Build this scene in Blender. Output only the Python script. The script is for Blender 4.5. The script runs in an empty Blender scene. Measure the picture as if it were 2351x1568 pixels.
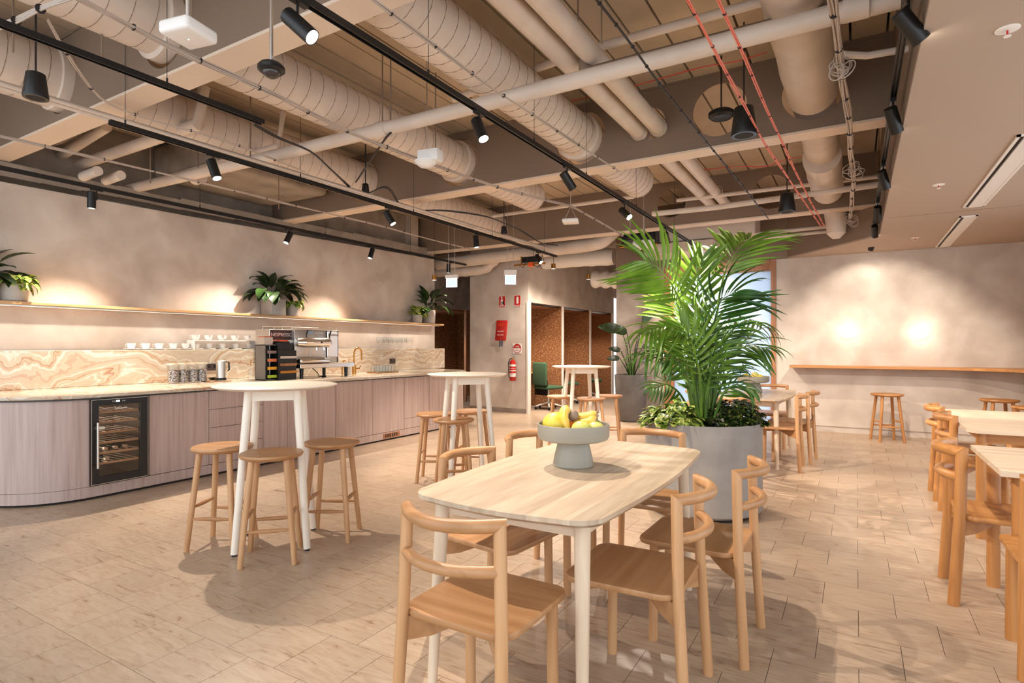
import bpy, bmesh, math, random
from mathutils import Vector, Matrix, noise
R = random.Random(7)
S = bpy.context.scene
C = S.collection
PI = math.pi
# ---------------------------------------------------------------- camera
F_, CX, Y0, H, TH = 1322.0, 1175.5, 795.0, 1.31, math.radians(30.85)
ST, CT = math.sin(TH), math.cos(TH)
cam = bpy.data.cameras.new('camera'); co = bpy.data.objects.new('camera', cam); C.objects.link(co)
co.location = (0, 0, H); co.rotation_euler = (PI/2, 0, TH)
cam.sensor_width = 36; cam.lens = 36*F_/2351; cam.shift_y = 11/2351; cam.clip_start = .05
S.camera = co
# ---------------------------------------------------------------- world, exposure
w = bpy.data.worlds.new('world'); S.world = w; w.use_nodes = True
w.node_tree.nodes['Background'].inputs[0].default_value = (.86, .93, 1, 1)
w.node_tree.nodes['Background'].inputs[1].default_value = 1.5
S.view_settings.view_transform = 'Standard'; S.view_settings.look = 'None'
S.view_settings.gamma = 1; S.view_settings.use_curve_mapping = False
S.view_settings.exposure = 0.70
S.cycles.use_denoising = True
S.cycles.max_bounces = 7; S.cycles.diffuse_bounces = 4; S.cycles.glossy_bounces = 3
S.cycles.transmission_bounces = 5; S.cycles.transparent_max_bounces = 24
S.cycles.caustics_reflective = False; S.cycles.caustics_refractive = False
S.cycles.sample_clamp_indirect = 6
LAMP_W = 138.0          # power of one track spotlight
WARM = (1.0, .86, .72)

def pz(x, y, z):
    "point at height z seen at photo position x, y"
    Z = F_*(H-z)/(y-Y0); t = (x-CX)/F_
    return Vector((Z*(-ST+t*CT), Z*(CT+t*ST), z))
def yx(x, X):
    "Y of the point of plane X seen at photo column x"
    t = (x-CX)/F_
    return X/(-ST+t*CT)*(CT+t*ST)
def pd(x, y, d):
    "point at depth d along the view axis"
    t = (x-CX)/F_
    return Vector((d*(-ST+t*CT), d*(CT+t*ST), H+(Y0-y)*d/F_))
def proj(p):
    Z = -ST*p[0]+CT*p[1]; X = CT*p[0]+ST*p[1]
    if Z < .05: return None
    return CX+F_*X/Z, Y0-F_*(p[2]-H)/Z, Z
# ---------------------------------------------------------------- materials
def lin(c):
    return tuple((v/12.92 if v <= .04045 else ((v+.055)/1.055)**2.4) for v in c)
def hx(s):
    return lin(tuple(int(s[i:i+2], 16)/255 for i in (0, 2, 4)))
def mat(name, col, rough=.5, metal=0, **k):
    m = bpy.data.materials.new(name); m.use_nodes = True
    b = m.node_tree.nodes['Principled BSDF']
    if isinstance(col, str): col = hx(col)
    b.inputs['Base Color'].default_value = (*col, 1)
    b.inputs['Roughness'].default_value = rough; b.inputs['Metallic'].default_value = metal
    for a, v in k.items(): b.inputs[a.replace('_', ' ')].default_value = v
    return m
def noisy(name, stops, scale=(1, 1, 1), rough=.5, detail=5, coord='Generated', bump=0, nscale=1.0, distort=0, metal=0, wave=False, spec=.5, bscale=None):
    "procedural colour: stretched noise through a colour ramp"
    m = bpy.data.materials.new(name); m.use_nodes = True
    n, l = m.node_tree.nodes, m.node_tree.links
    b = n['Principled BSDF']; b.inputs['Roughness'].default_value = rough; b.inputs['Metallic'].default_value = metal
    b.inputs['Specular IOR Level'].default_value = spec
    if coord == 'World':
        g = n.new('ShaderNodeNewGeometry'); src = g.outputs['Position']
    else:
        g = n.new('ShaderNodeTexCoord'); src = g.outputs[coord]
    mp = n.new('ShaderNodeMapping'); mp.inputs['Scale'].default_value = scale
    l.new(src, mp.inputs['Vector'])
    if coord == 'Object':
        oi = n.new('ShaderNodeObjectInfo'); ad = n.new('ShaderNodeVectorMath'); ad.operation = 'ADD'
        ml = n.new('ShaderNodeMath'); ml.operation = 'MULTIPLY'; ml.inputs[1].default_value = 37.0
        l.new(oi.outputs['Random'], ml.inputs[0]); l.new(mp.outputs[0], ad.inputs[0]); l.new(ml.outputs[0], ad.inputs[1])
        vec = ad.outputs[0]
    else: vec = mp.outputs[0]
    t = n.new('ShaderNodeTexNoise'); t.inputs['Scale'].default_value = nscale
    t.inputs['Detail'].default_value = detail; t.inputs['Distortion'].default_value = distort
    l.new(vec, t.inputs['Vector'])
    r = n.new('ShaderNodeValToRGB')
    e = r.color_ramp.elements
    while len(e) < len(stops): e.new(.5)
    for i, (p, c) in enumerate(stops):
        e[i].position = p; e[i].color = (*(hx(c) if isinstance(c, str) else c), 1)
    l.new(t.outputs['Fac'], r.inputs[0]); l.new(r.outputs[0], b.inputs['Base Color'])
    if bump:
        bp = n.new('ShaderNodeBump'); bp.inputs['Strength'].default_value = bump; bp.inputs['Distance'].default_value = .01
        l.new(t.outputs['Fac'], bp.inputs['Height']); l.new(bp.outputs[0], b.inputs['Normal'])
    return m
def emis(name, col, s):
    m = mat(name, (0, 0, 0)); b = m.node_tree.nodes['Principled BSDF']
    b.inputs['Emission Color'].default_value = (*col, 1); b.inputs['Emission Strength'].default_value = s
    return m
def wood(name, a, b_, c, ax, **k):
    sc = {'x': (1.2, 22, 22), 'y': (22, 1.2, 22), 'z': (22, 22, 1.2)}[ax]
    return noisy(name, [(.3, a), (.5, b_), (.72, c)], scale=sc, coord='Object', rough=k.get('rough', .42), detail=4, nscale=k.get('ns', 1.0), distort=.6)
M = {}
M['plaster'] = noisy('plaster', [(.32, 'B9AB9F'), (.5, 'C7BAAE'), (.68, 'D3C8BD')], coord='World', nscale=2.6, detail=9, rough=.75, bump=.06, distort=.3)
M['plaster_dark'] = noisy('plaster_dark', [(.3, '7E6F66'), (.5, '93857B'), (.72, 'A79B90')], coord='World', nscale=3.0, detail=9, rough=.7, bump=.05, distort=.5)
M['ceiling'] = mat('ceiling_paint', 'AE9A89', .8)
M['duct'] = noisy('duct_paint', [(.3, 'D0BFAF'), (.7, 'DCCDBF')], coord='World', nscale=4, rough=.5)
M['beam'] = mat('beam_paint_shaded', '84705F', .6)  # darkened: shade on the upright webs is put into the colour
M['flange'] = mat('flange_paint_lit', 'DFCBB7', .6)  # beam paint lightened for light bounced up from the floor
M['plank'] = noisy('plank_paint', [(.3, 'B5A18A'), (.7, 'C6B299')], coord='World', nscale=3, rough=.8, bump=.1)
M['dark'] = mat('dark_void', '2A2220', .9)
M['concrete'] = noisy('raw_concrete', [(.3, '7C7067'), (.5, '968A7E'), (.75, 'A89C8F')], coord='World', nscale=3, detail=10, rough=.85, bump=.4)
M['black'] = mat('black_metal', '121112', .38)
M['steel'] = mat('steel', 'D0CBC4', .34, 1)
M['chrome'] = mat('chrome', 'E4DFD8', .2, 1)
M['brass'] = mat('brass', 'C08A45', .25, 1)
M['white'] = mat('white_plastic', 'E6E2DD', .4)
M['white_paint'] = mat('white_paint', 'E3DCD4', .45)
M['table_white'] = mat('table_white', 'EFE4D4', .35)
M['oak_x'] = wood('oak_x', 'A27449', 'B08156', 'BD9065', 'x')  # darker than oak_z: table shadow on the seats put into the colour
M['oak_y'] = wood('oak_y', 'A27449', 'B08156', 'BD9065', 'y')
M['oak_z'] = wood('oak_z', 'B28458', 'C09266', 'CCA074', 'z')
M['honey_x'] = wood('honey_x', 'A26C3A', 'B98048', 'C58D56', 'x')
M['honey_y'] = wood('honey_y', 'A26C3A', 'B98048', 'C58D56', 'y')
M['honey_z'] = wood('honey_z', 'A26C3A', 'B98048', 'C58D56', 'z')
M['shelf_y'] = wood('shelf_y', 'BF925F', 'CFA473', 'DAB285', 'y')
M['birch_x'] = wood('birch_x', 'CDB59A', 'DAC5AB', 'E2D0B9', 'x')
M['birch_y'] = wood('birch_y', 'CDB59A', 'DAC5AB', 'E2D0B9', 'y')
M['birch_z'] = wood('birch_z', 'CDB59A', 'DAC5AB', 'E2D0B9', 'z')
M['lam'] = noisy('cabinet_laminate', [(.3, 'AC958C'), (.5, 'B9A49D'), (.72, 'C4B0A8')], scale=(34, 34, 1.3), coord='World', rough=.45, detail=6, distort=.25)
M['sage'] = mat('sage_ceramic', '979284', .45)
M['pot'] = mat('pot_grey', 'B9B0A6', .6)
M['planter'] = noisy('planter_concrete', [(.35, '8B8580'), (.7, '9C968F')], coord='World', nscale=5, rough=.7)
M['planter_dark'] = noisy('planter_dark', [(.35, '5F5A58'), (.7, '716C69')], coord='World', nscale=5, rough=.65)
M['soil'] = mat('soil', '1E1511', .95)
M['leaf_dark'] = noisy('leaf_dark', [(.35, '16270F'), (.65, '2A4218')], coord='World', nscale=9, rough=.35)
M['leaf_mid'] = noisy('leaf_mid', [(.35, '32521A'), (.65, '5C842A')], coord='World', nscale=9, rough=.38)
M['leaf_palm'] = noisy('leaf_palm', [(.3, '4C7018'), (.7, '86AC34')], coord='World', nscale=5, rough=.36)
M['leaf_var'] = noisy('leaf_variegated', [(.38, '36581A'), (.48, '8FAA42'), (.6, 'D2D072')], coord='World', nscale=30, rough=.4)
M['stem'] = mat('green_stem', '5B7A2C', .5)
M['red'] = mat('red', 'B8221C', .35)
M['red_cable'] = mat('red_cable', 'D4503C', .5)
M['pink_cable'] = mat('pink_cable', 'E87F6C', .5)
M['orange'] = mat('orange', 'E8591A', .4)
M['grey_cable'] = mat('grey_cable', 'B7A79B', .5)
M['black_cable'] = mat('black_cable', '231B1B', .5)
M['cork'] = noisy('cork', [(.4, '6E4424'), (.58, '8A5A34'), (.68, 'B08A64')], coord='World', nscale=45, detail=3, rough=.9, bump=.2)
M['green_fabric'] = mat('green_fabric', '3A563C', .9)
M['lens'] = emis('lamp_lens', (1, .93, .8), 30)
M['sconce'] = emis('sconce_glow', (1, .9, .75), 4)
M['exit'] = emis('exit_panel', (.85, .94, 1), 1.3)
M['small_lamp'] = emis('small_lamp', (1, .85, .65), 8)
M['trim_wood'] = wood('trim_wood', '8A5636', 'A26C48', 'B07C56', 'z')
M['daylight'] = emis('daylight_pane', (.9, .95, 1), 1.6)
# glass
def glass(name, col=(1, 1, 1), rough=.02, alpha=None):
    m = bpy.data.materials.new(name); m.use_nodes = True
    n, l = m.node_tree.nodes, m.node_tree.links
    n.clear(); o = n.new('ShaderNodeOutputMaterial'); mx = n.new('ShaderNodeMixShader')
    tr = n.new('ShaderNodeBsdfTransparent'); gl = n.new('ShaderNodeBsdfGlossy'); fr = n.new('ShaderNodeLayerWeight'); fr.inputs['Blend'].default_value = .5; pw = n.new('ShaderNodeMath'); pw.operation = 'POWER'; pw.inputs[1].default_value = 4; sc_ = n.new('ShaderNodeMath'); sc_.operation = 'MULTIPLY_ADD'; sc_.inputs[1].default_value = .55; sc_.inputs[2].default_value = .045
    l.new(fr.outputs['Facing'], pw.inputs[0]); l.new(pw.outputs[0], sc_.inputs[0])
    tr.inputs[0].default_value = (*col, 1); gl.inputs['Roughness'].default_value = rough
    l.new(sc_.outputs[0], mx.inputs[0]); l.new(tr.outputs[0], mx.inputs[1]); l.new(gl.outputs[0], mx.inputs[2]); l.new(mx.outputs[0], o.inputs[0])
    return m
M['glass'] = glass('clear_glass', (.96, .97, .97))
M['fridge_glass'] = glass('smoked_glass', (.86, .78, .72), .03)
def frosted():
    m = bpy.data.materials.new('frosted_glass'); m.use_nodes = True
    n, l = m.node_tree.nodes, m.node_tree.links
    n.clear(); o = n.new('ShaderNodeOutputMaterial'); mx = n.new('ShaderNodeMixShader'); mx.inputs[0].default_value = .6
    a = n.new('ShaderNodeBsdfTranslucent'); a.inputs[0].default_value = (.75, .86, .97, 1)
    d = n.new('ShaderNodeBsdfPrincipled'); d.inputs['Base Color'].default_value = (.55, .62, .7, 1); d.inputs['Roughness'].default_value = .35
    l.new(d.outputs[0], mx.inputs[1]); l.new(a.outputs[0], mx.inputs[2]); l.new(mx.outputs[0], o.inputs[0])
    return m
M['frosted'] = frosted()
def onyx():
    m = bpy.data.materials.new('onyx'); m.use_nodes = True
    n, l = m.node_tree.nodes, m.node_tree.links
    b = n['Principled BSDF']; b.inputs['Roughness'].default_value = .14
    g = n.new('ShaderNodeNewGeometry'); mp = n.new('ShaderNodeMapping'); mp.inputs['Scale'].default_value = (1.0, 1.1, 1.6)
    l.new(g.outputs['Position'], mp.inputs[0])
    n1 = n.new('ShaderNodeTexNoise'); n1.inputs['Scale'].default_value = 1.1; n1.inputs['Detail'].default_value = 5; n1.inputs['Distortion'].default_value = .5
    l.new(mp.outputs[0], n1.inputs['Vector'])
    mu = n.new('ShaderNodeMath'); mu.operation = 'MULTIPLY'; mu.inputs[1].default_value = 9
    l.new(n1.outputs['Fac'], mu.inputs[0])
    sz = n.new('ShaderNodeSeparateXYZ'); l.new(g.outputs['Position'], sz.inputs[0])
    ma = n.new('ShaderNodeMath'); ma.operation = 'MULTIPLY_ADD'; ma.inputs[1].default_value = 9.0; l.new(sz.outputs[2], ma.inputs[0]); l.new(mu.outputs[0], ma.inputs[2])
    n2 = n.new('ShaderNodeTexNoise'); n2.noise_dimensions = '1D'; n2.inputs['Scale'].default_value = 1.0; n2.inputs['Detail'].default_value = 8
    l.new(ma.outputs[0], n2.inputs['W'])
    r = n.new('ShaderNodeValToRGB'); e = r.color_ramp.elements
    st = [(.24, 'A4755C'), (.28, 'C4B09A'), (.40, 'CBBDA9'), (.47, 'BDAD98'), (.52, 'DDD5C8'), (.56, 'C6B69E'), (.66, 'CBBBA4'), (.72, 'AE8468'), (.745, 'C4B198')]
    while len(e) < len(st): e.new(.5)
    for i, (p, c) in enumerate(st): e[i].position = p; e[i].color = (*hx(c), 1)
    l.new(n2.outputs['Fac'], r.inputs[0]); l.new(r.outputs[0], b.inputs['Base Color'])
    return m
M['onyx'] = onyx()
TW, TD, TX0, TY0 = .315, .303, .01, 3.03      # tile width, depth, phase
def floor_mat():
    m = bpy.data.materials.new('floor_tile'); m.use_nodes = True
    n, l = m.node_tree.nodes, m.node_tree.links
    b = n['Principled BSDF']; b.inputs['Roughness'].default_value = .34
    g = n.new('ShaderNodeNewGeometry'); sp = n.new('ShaderNodeSeparateXYZ'); l.new(g.outputs['Position'], sp.inputs[0])
    def mth(op, a, v=None):
        x = n.new('ShaderNodeMath'); x.operation = op; l.new(a, x.inputs[0])
        if v is not None:
            if isinstance(v, (int, float)): x.inputs[1].default_value = v
            else: l.new(v, x.inputs[1])
        return x.outputs[0]
    row = mth('FLOOR', mth('DIVIDE', mth('SUBTRACT', sp.outputs[1], TY0), TD))
    half = mth('MULTIPLY', mth('MODULO', mth('ABSOLUTE', row), 2.0), .5)
    colm = mth('FLOOR', mth('ADD', mth('DIVIDE', mth('SUBTRACT', sp.outputs[0], TX0), TW), half))
    cb = n.new('ShaderNodeCombineXYZ'); l.new(row, cb.inputs[0]); l.new(colm, cb.inputs[1])
    wn = n.new('ShaderNodeTexWhiteNoise'); l.new(cb.outputs[0], wn.inputs['Vector'])
    sc = n.new('ShaderNodeVectorMath'); sc.operation = 'SCALE'; sc.inputs['Scale'].default_value = 3.0; l.new(wn.outputs['Color'], sc.inputs[0])
    ad = n.new('ShaderNodeVectorMath'); ad.operation = 'ADD'; l.new(g.outputs['Position'], ad.inputs[0]); l.new(sc.outputs[0], ad.inputs[1])
    mp = n.new('ShaderNodeMapping'); mp.inputs['Scale'].default_value = (7, 34, 1); l.new(ad.outputs[0], mp.inputs[0])
    t = n.new('ShaderNodeTexNoise'); t.inputs['Scale'].default_value = 1.0; t.inputs['Detail'].default_value = 6; t.inputs['Distortion'].default_value = 1.2; l.new(mp.outputs[0], t.inputs['Vector'])
    r = n.new('ShaderNodeValToRGB'); e = r.color_ramp.elements
    st = [(.30, '8F735C'), (.36, 'AB9179'), (.5, 'B39C85'), (.7, 'BBA68F')]
    while len(e) < len(st): e.new(.5)
    for i, (p, c) in enumerate(st): e[i].position = p; e[i].color = (*hx(c), 1)
    l.new(t.outputs['Fac'], r.inputs[0])
    hs = n.new('ShaderNodeHueSaturation'); mr = n.new('ShaderNodeMapRange'); mr.inputs[3].default_value = .94; mr.inputs[4].default_value = 1.04
    l.new(wn.outputs['Value'], mr.inputs[0]); l.new(mr.outputs[0], hs.inputs['Value']); l.new(r.outputs[0], hs.inputs['Color'])
    l.new(hs.outputs[0], b.inputs['Base Color'])
    bp = n.new('ShaderNodeBump'); bp.inputs['Strength'].default_value = .08; bp.inputs['Distance'].default_value = .005
    l.new(t.outputs['Fac'], bp.inputs['Height']); l.new(bp.outputs[0], b.inputs['Normal'])
    return m
M['tile'] = floor_mat()
M['grout'] = mat('grout', '8E7B6A', .9)
def jar_mat():
    return noisy('jar_contents', [(.44, '4A3A34'), (.5, 'D9CFC4'), (.58, 'B7A79C'), (.63, '6C5A6E')], coord='World', nscale=60, detail=2, rough=.6)
M['jar_mix'] = jar_mat()

# ---------------------------------------------------------------- mesh builder
class MB:
    def __init__(s): s.bm = bmesh.new()
    def poly(s, pts): return s.bm.faces.new([s.bm.verts.new(p) for p in pts])
    def box(s, x0, x1, y0, y1, z0, z1, mtx=None):
        v = [s.bm.verts.new((x, y, z)) for z in (z0, z1) for y in (y0, y1) for x in (x0, x1)]
        if mtx is not None:
            for q in v: q.co = mtx @ q.co
        f = [(0, 2, 3, 1), (4, 5, 7, 6), (0, 1, 5, 4), (2, 6, 7, 3), (0, 4, 6, 2), (1, 3, 7, 5)]
        for a in f: s.bm.faces.new([v[i] for i in a])
        return s
    def tube(s, pts, r, n=12, closed=False, flat=1.0, up=None, cut0=None, cut1=None):
        pts = [Vector(p) for p in pts]; N = len(pts)
        rr = r if isinstance(r, (list, tuple)) else [r]*N
        ring = []; prev = None
        for i, p in enumerate(pts):
            if closed: t = pts[(i+1) % N]-pts[i-1]
            else: t = pts[min(i+1, N-1)]-pts[max(i-1, 0)]
            t.normalize()
            if prev is None:
                a = Vector(up) if up else (Vector((0, 0, 1)) if abs(t.z) < .9 else Vector((1, 0, 0)))
            else: a = prev
            a = a - t*a.dot(t); a.normalize(); prev = a
            b = t.cross(a)
            k = 1.0
            if 0 < i < N-1 and not closed:
                d1 = (pts[i]-pts[i-1]).normalized(); cs = max(.5, d1.dot(t)); k = 1/cs
            ring.append([s.bm.verts.new(p+(a*math.cos(2*PI*j/n)*flat+b*math.sin(2*PI*j/n))*rr[i]) for j in range(n)])
        for rg, cut, p, t in ((ring[0], cut0, pts[0], pts[1]-pts[0]), (ring[-1], cut1, pts[-1], pts[-1]-pts[-2])):
            if cut is not None:
                t = t.normalized(); nn = Vector(cut).normalized()
                for v in rg: v.co = v.co-t*((v.co-p).dot(nn)/t.dot(nn))
        m = N if closed else N-1
        for i in range(m):
            A, B = ring[i], ring[(i+1) % N]
            for j in range(n):
                s.bm.faces.new((A[j], B[j], B[(j+1) % n], A[(j+1) % n]))
        if not closed:
            s.bm.faces.new(ring[0]); s.bm.faces.new(ring[-1][::-1])
        return s
    def lathe(s, prof, n=32, c=(0, 0, 0), mtx=None):
        rings = []
        for r, z in prof:
            if r < 1e-5: q = [s.bm.verts.new((c[0], c[1], c[2]+z))]
            else: q = [s.bm.verts.new((c[0]+r*math.cos(2*PI*j/n), c[1]+r*math.sin(2*PI*j/n), c[2]+z)) for j in range(n)]
            if mtx is not None:
                for v in q: v.co = mtx @ v.co
            rings.append(q)
        for A, B in zip(rings, rings[1:]):
            if len(A) == 1 and len(B) == 1: continue
            for j in range(n):
                k = (j+1) % n
                if len(A) == 1: s.bm.faces.new((A[0], B[j], B[k]))
                elif len(B) == 1: s.bm.faces.new((A[j], B[0], A[k]))
                else: s.bm.faces.new((A[j], B[j], B[k], A[k]))
        return s
    def prism(s, out, z0, z1, inset=0.0, drop=0.0):
        "flat outline extruded; inset/drop chamfers the lower edge"
        n = len(out)
        cx = sum(p[0] for p in out)/n; cy = sum(p[1] for p in out)/n
        lv = [(z0, 1-inset), (z0+drop, 1.0), (z1, 1.0)] if inset else [(z0, 1.0), (z1, 1.0)]
        rs = [[s.bm.verts.new((cx+(p[0]-cx)*k, cy+(p[1]-cy)*k, z)) for p in out] for z, k in lv]
        for A, B in zip(rs, rs[1:]):
            for j in range(n): s.bm.faces.new((A[j], A[(j+1) % n], B[(j+1) % n], B[j]))
        s.bm.faces.new(rs[0][::-1]); s.bm.faces.new(rs[-1])
        return s
    def ball(s, c, r, n=16, sz=(1, 1, 1), mtx=None):
        m = max(6, n//2)
        T = Matrix.Translation(Vector(c)) @ (mtx or Matrix()) @ Matrix.Diagonal((r*sz[0], r*sz[1], r*sz[2], 1))
        return s.lathe([(math.sin(PI*i/m), -math.cos(PI*i/m)) for i in range(m+1)], n, mtx=T)
    def bevel(s, w, seg=2, ang=30):
        bmesh.ops.recalc_face_normals(s.bm, faces=s.bm.faces); s.bm.normal_update()
        e = [x for x in s.bm.edges if len(x.link_faces) == 2 and x.calc_face_angle(0) > math.radians(ang)]
        bmesh.ops.bevel(s.bm, geom=e, offset=w, segments=seg, profile=.5, affect='EDGES', clamp_overlap=True)
        return s
    def build(s, name, m, parent=None, smooth=True, loc=None, ang=35, fix=True):
        bm = s.bm
        if fix: bmesh.ops.recalc_face_normals(bm, faces=bm.faces)
        bm.normal_update()
        if smooth:
            for f in bm.faces: f.smooth = True
            for e in bm.edges:
                if len(e.link_faces) == 2 and e.calc_face_angle(0) > math.radians(ang): e.smooth = False
        me = bpy.data.meshes.new(name); bm.to_mesh(me); bm.free()
        if m is not None: me.materials.append(m if not isinstance(m, str) else M[m])
        o = bpy.data.objects.new(name, me); C.objects.link(o)
        if parent: o.parent = parent
        if loc is not None: o.location = loc
        return o
def tag(o, label=None, cat=None, group=None, kind=None):
    if label: o['label'] = label
    if cat: o['category'] = cat
    if group: o['group'] = group
    if kind: o['kind'] = kind
    return o
def thing(name, label, cat, loc=(0, 0, 0), rz=0, group=None):
    o = bpy.data.objects.new(name, None); C.objects.link(o); o.empty_display_size = .1
    o.location = loc; o.rotation_euler = (0, 0, rz)
    return tag(o, label, cat, group)
def struct(name, mb, m, label=None, **k):
    o = mb.build(name, m, smooth=False, **k); tag(o, label, kind='structure'); return o
def kids(o): return [c for c in o.children]
def dup(o, loc, rz=0, label=None, group=None):
    r = o.copy(); C.objects.link(r); r.location = loc; r.rotation_euler = (0, 0, rz)
    if label: r['label'] = label
    if group: r['group'] = group
    for ch in kids(o):
        c = ch.copy(); C.objects.link(c); c.parent = r
        for g in kids(ch):
            d = g.copy(); C.objects.link(d); d.parent = c
    return r
def arc(c, r, a0, a1, n):
    return [(c[0]+r*math.cos(a0+(a1-a0)*i/n), c[1]+r*math.sin(a0+(a1-a0)*i/n)) for i in range(n+1)]
def plate(outline, holes, thick):
    "flat plate with round holes; returns a mesh, plate in xy, thickness along z"
    cu = bpy.data.curves.new('plate', 'CURVE'); cu.dimensions = '2D'; cu.fill_mode = 'BOTH'; cu.extrude = thick/2
    for pts in [outline]+[[(cx+r*math.cos(2*PI*k/40), cy+r*math.sin(2*PI*k/40)) for k in range(40)] for cx, cy, r in holes]:
        sp = cu.splines.new('POLY'); sp.points.add(len(pts)-1); sp.use_cyclic_u = True
        for q, p in zip(sp.points, pts): q.co = (p[0], p[1], 0, 1)
    ob = bpy.data.objects.new('plate', cu); C.objects.link(ob)
    me = bpy.data.meshes.new_from_object(ob)
    bpy.data.objects.remove(ob); bpy.data.curves.remove(cu)
    return me
def text(name, body, size, m, parent, loc, rot, ext=.0006, align='CENTER', bold=0, font_scale=1.0):
    cu = bpy.data.curves.new(name, 'FONT'); cu.body = body; cu.size = size; cu.extrude = ext; cu.align_x = align; cu.align_y = 'CENTER'
    cu.offset = bold; cu.resolution_u = 3; cu.space_character = font_scale
    ob = bpy.data.objects.new(name, cu); C.objects.link(ob)
    me = bpy.data.meshes.new_from_object(ob); bpy.data.objects.remove(ob); bpy.data.curves.remove(cu)
    me.materials.append(M[m] if isinstance(m, str) else m)
    o = bpy.data.objects.new(name, me); C.objects.link(o)
    o.parent = parent; o.location = loc; o.rotation_euler = rot
    return o
RX = (PI/2, 0, PI/2)      # text facing +X
RY = (PI/2, 0, 0)         # text facing -Y
def tilt(mb, f):
    for v in mb.bm.verts: v.co = f(v.co)
    return mb
# ================================================================ the room
BW, BC = 10.07, 2.70          # back wall plane, low ceiling height
fl = struct('floor', MB().box(-9.2, 3.2, -2.4, 15.2, -.12, -.007), 'grout', 'beige stone-look floor of small tiles in running bond')
tiles = []
for j in range(-18, 24):
    for i in range(-32, 12):
        y = TY0+j*TD; x = TX0+(i-(abs(j) % 2)*.5)*TW
        if x < -9.1 or x+TW > 3.1 or y < -2.3: continue
        c = (x+TW/2, y+TD/2, 0); q = proj(c)
        a = 0
        if q and -60 < q[0] < 2411 and q[1] < 1640 and c[0] > -5.7: a = 1/q[2]**3
        tiles.append((a, x, y))
tiles.sort(reverse=True)
g = .0011
tm = MB().box(g, TW-g, g, TD-g, -.007, 0)
t0 = tm.build('tile', 'tile', fl, smooth=False)
for k, (a, x, y) in enumerate(tiles[:300]):
    o = t0 if k == 0 else t0.copy()
    if k: C.objects.link(o); o.parent = fl
    o.location = (x, y, 0)
mb = MB()
for a, x, y in tiles[300:]: mb.box(x+g, x+TW-g, y+g, y+TD-g, -.007, 0)
tag(mb.build('tile', 'tile', fl, smooth=False, fix=False), kind='stuff')
# walls ----------------------------------------------------------------
WX = -7.0
mb = MB()
pts = [(-.6, 2.83), (2.2, 2.88), (4, 2.90), (6, 2.94), (8.8, 2.99)]
for (ya, za), (yb, zb) in zip(pts, pts[1:]):
    mb.poly([(WX, ya, 0), (WX, yb, 0), (WX, yb, zb), (WX, ya, za)])
    mb.poly([(WX-.14, ya, 0), (WX-.14, yb, 0), (WX-.14, yb, zb), (WX-.14, ya, za)])
    mb.poly([(WX, ya, za), (WX, yb, zb), (WX-.14, yb, zb), (WX-.14, ya, za)])
mb.poly([(WX, 8.8, 0), (WX-.14, 8.8, 0), (WX-.14, 8.8, 2.99), (WX, 8.8, 2.99)])
wl = struct('wall_left', mb, 'plaster', 'mottled plaster wall behind the kitchen counter')
mb = MB().box(-7.5, -7.3, -.6, 8.84, 2.4, 3.9)
cw = struct('wall_left_upper', mb, 'concrete', 'raw concrete upstand above the kitchen wall')
mb = MB()
ys = [i*.35-.6 for i in range(28)]
for a, b in zip(ys, ys[1:]):
    if b > 8.9: b = 8.9
    z = 2.86+.0175*a+R.uniform(-.006, .008)
    mb.box(-7.3, -7.05, a, b, z+.05, z+.17+R.uniform(0, .02))
tag(mb.build('concrete_ledge', 'concrete', cw, smooth=False), 'broken concrete ledge')
# back walls
struct('wall_back', MB().box(-1.1, 3.1, BW, BW+.15, 0, BC).box(-1.1, 3.1, BW, BW+.15, BC, 3.9), 'plaster', 'light plaster wall above the wall bar')
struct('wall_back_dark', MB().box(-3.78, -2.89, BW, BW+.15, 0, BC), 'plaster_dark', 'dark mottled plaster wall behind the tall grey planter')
struct('wall_back_upper', MB().box(-3.78, -.9, BW-.02, BW+.15, BC, 3.9), 'beam', 'painted wall above the frosted door')
struct('wall_corridor', MB().box(-3.78, -3.63, BW+.15, 15, 0, 3.9), 'plaster', 'corridor wall behind the dark plaster')
# fire block
FY, FX = 9.75, -5.46
struct('wall_fire', MB().box(-6.83, FX, FY, FY+.12, 0, 3.3), 'plaster', 'mottled plaster wall carrying the fire signs')
struct('wall_fire_side', MB().box(-6.83, -6.71, FY+.12, 11.5, 0, 3.3), 'plaster', 'side of the plaster block')
struct('baseboard_fire', MB().box(-6.83, FX, FY-.012, FY, 0, .09), 'plaster_dark', 'low plaster skirting under the fire signs')
struct('trim_1', MB().box(FX-.03, FX+.004, FY-.014, FY+.08, 0, 2.17), 'white_paint', 'pale corner trim beside the booths')
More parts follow.
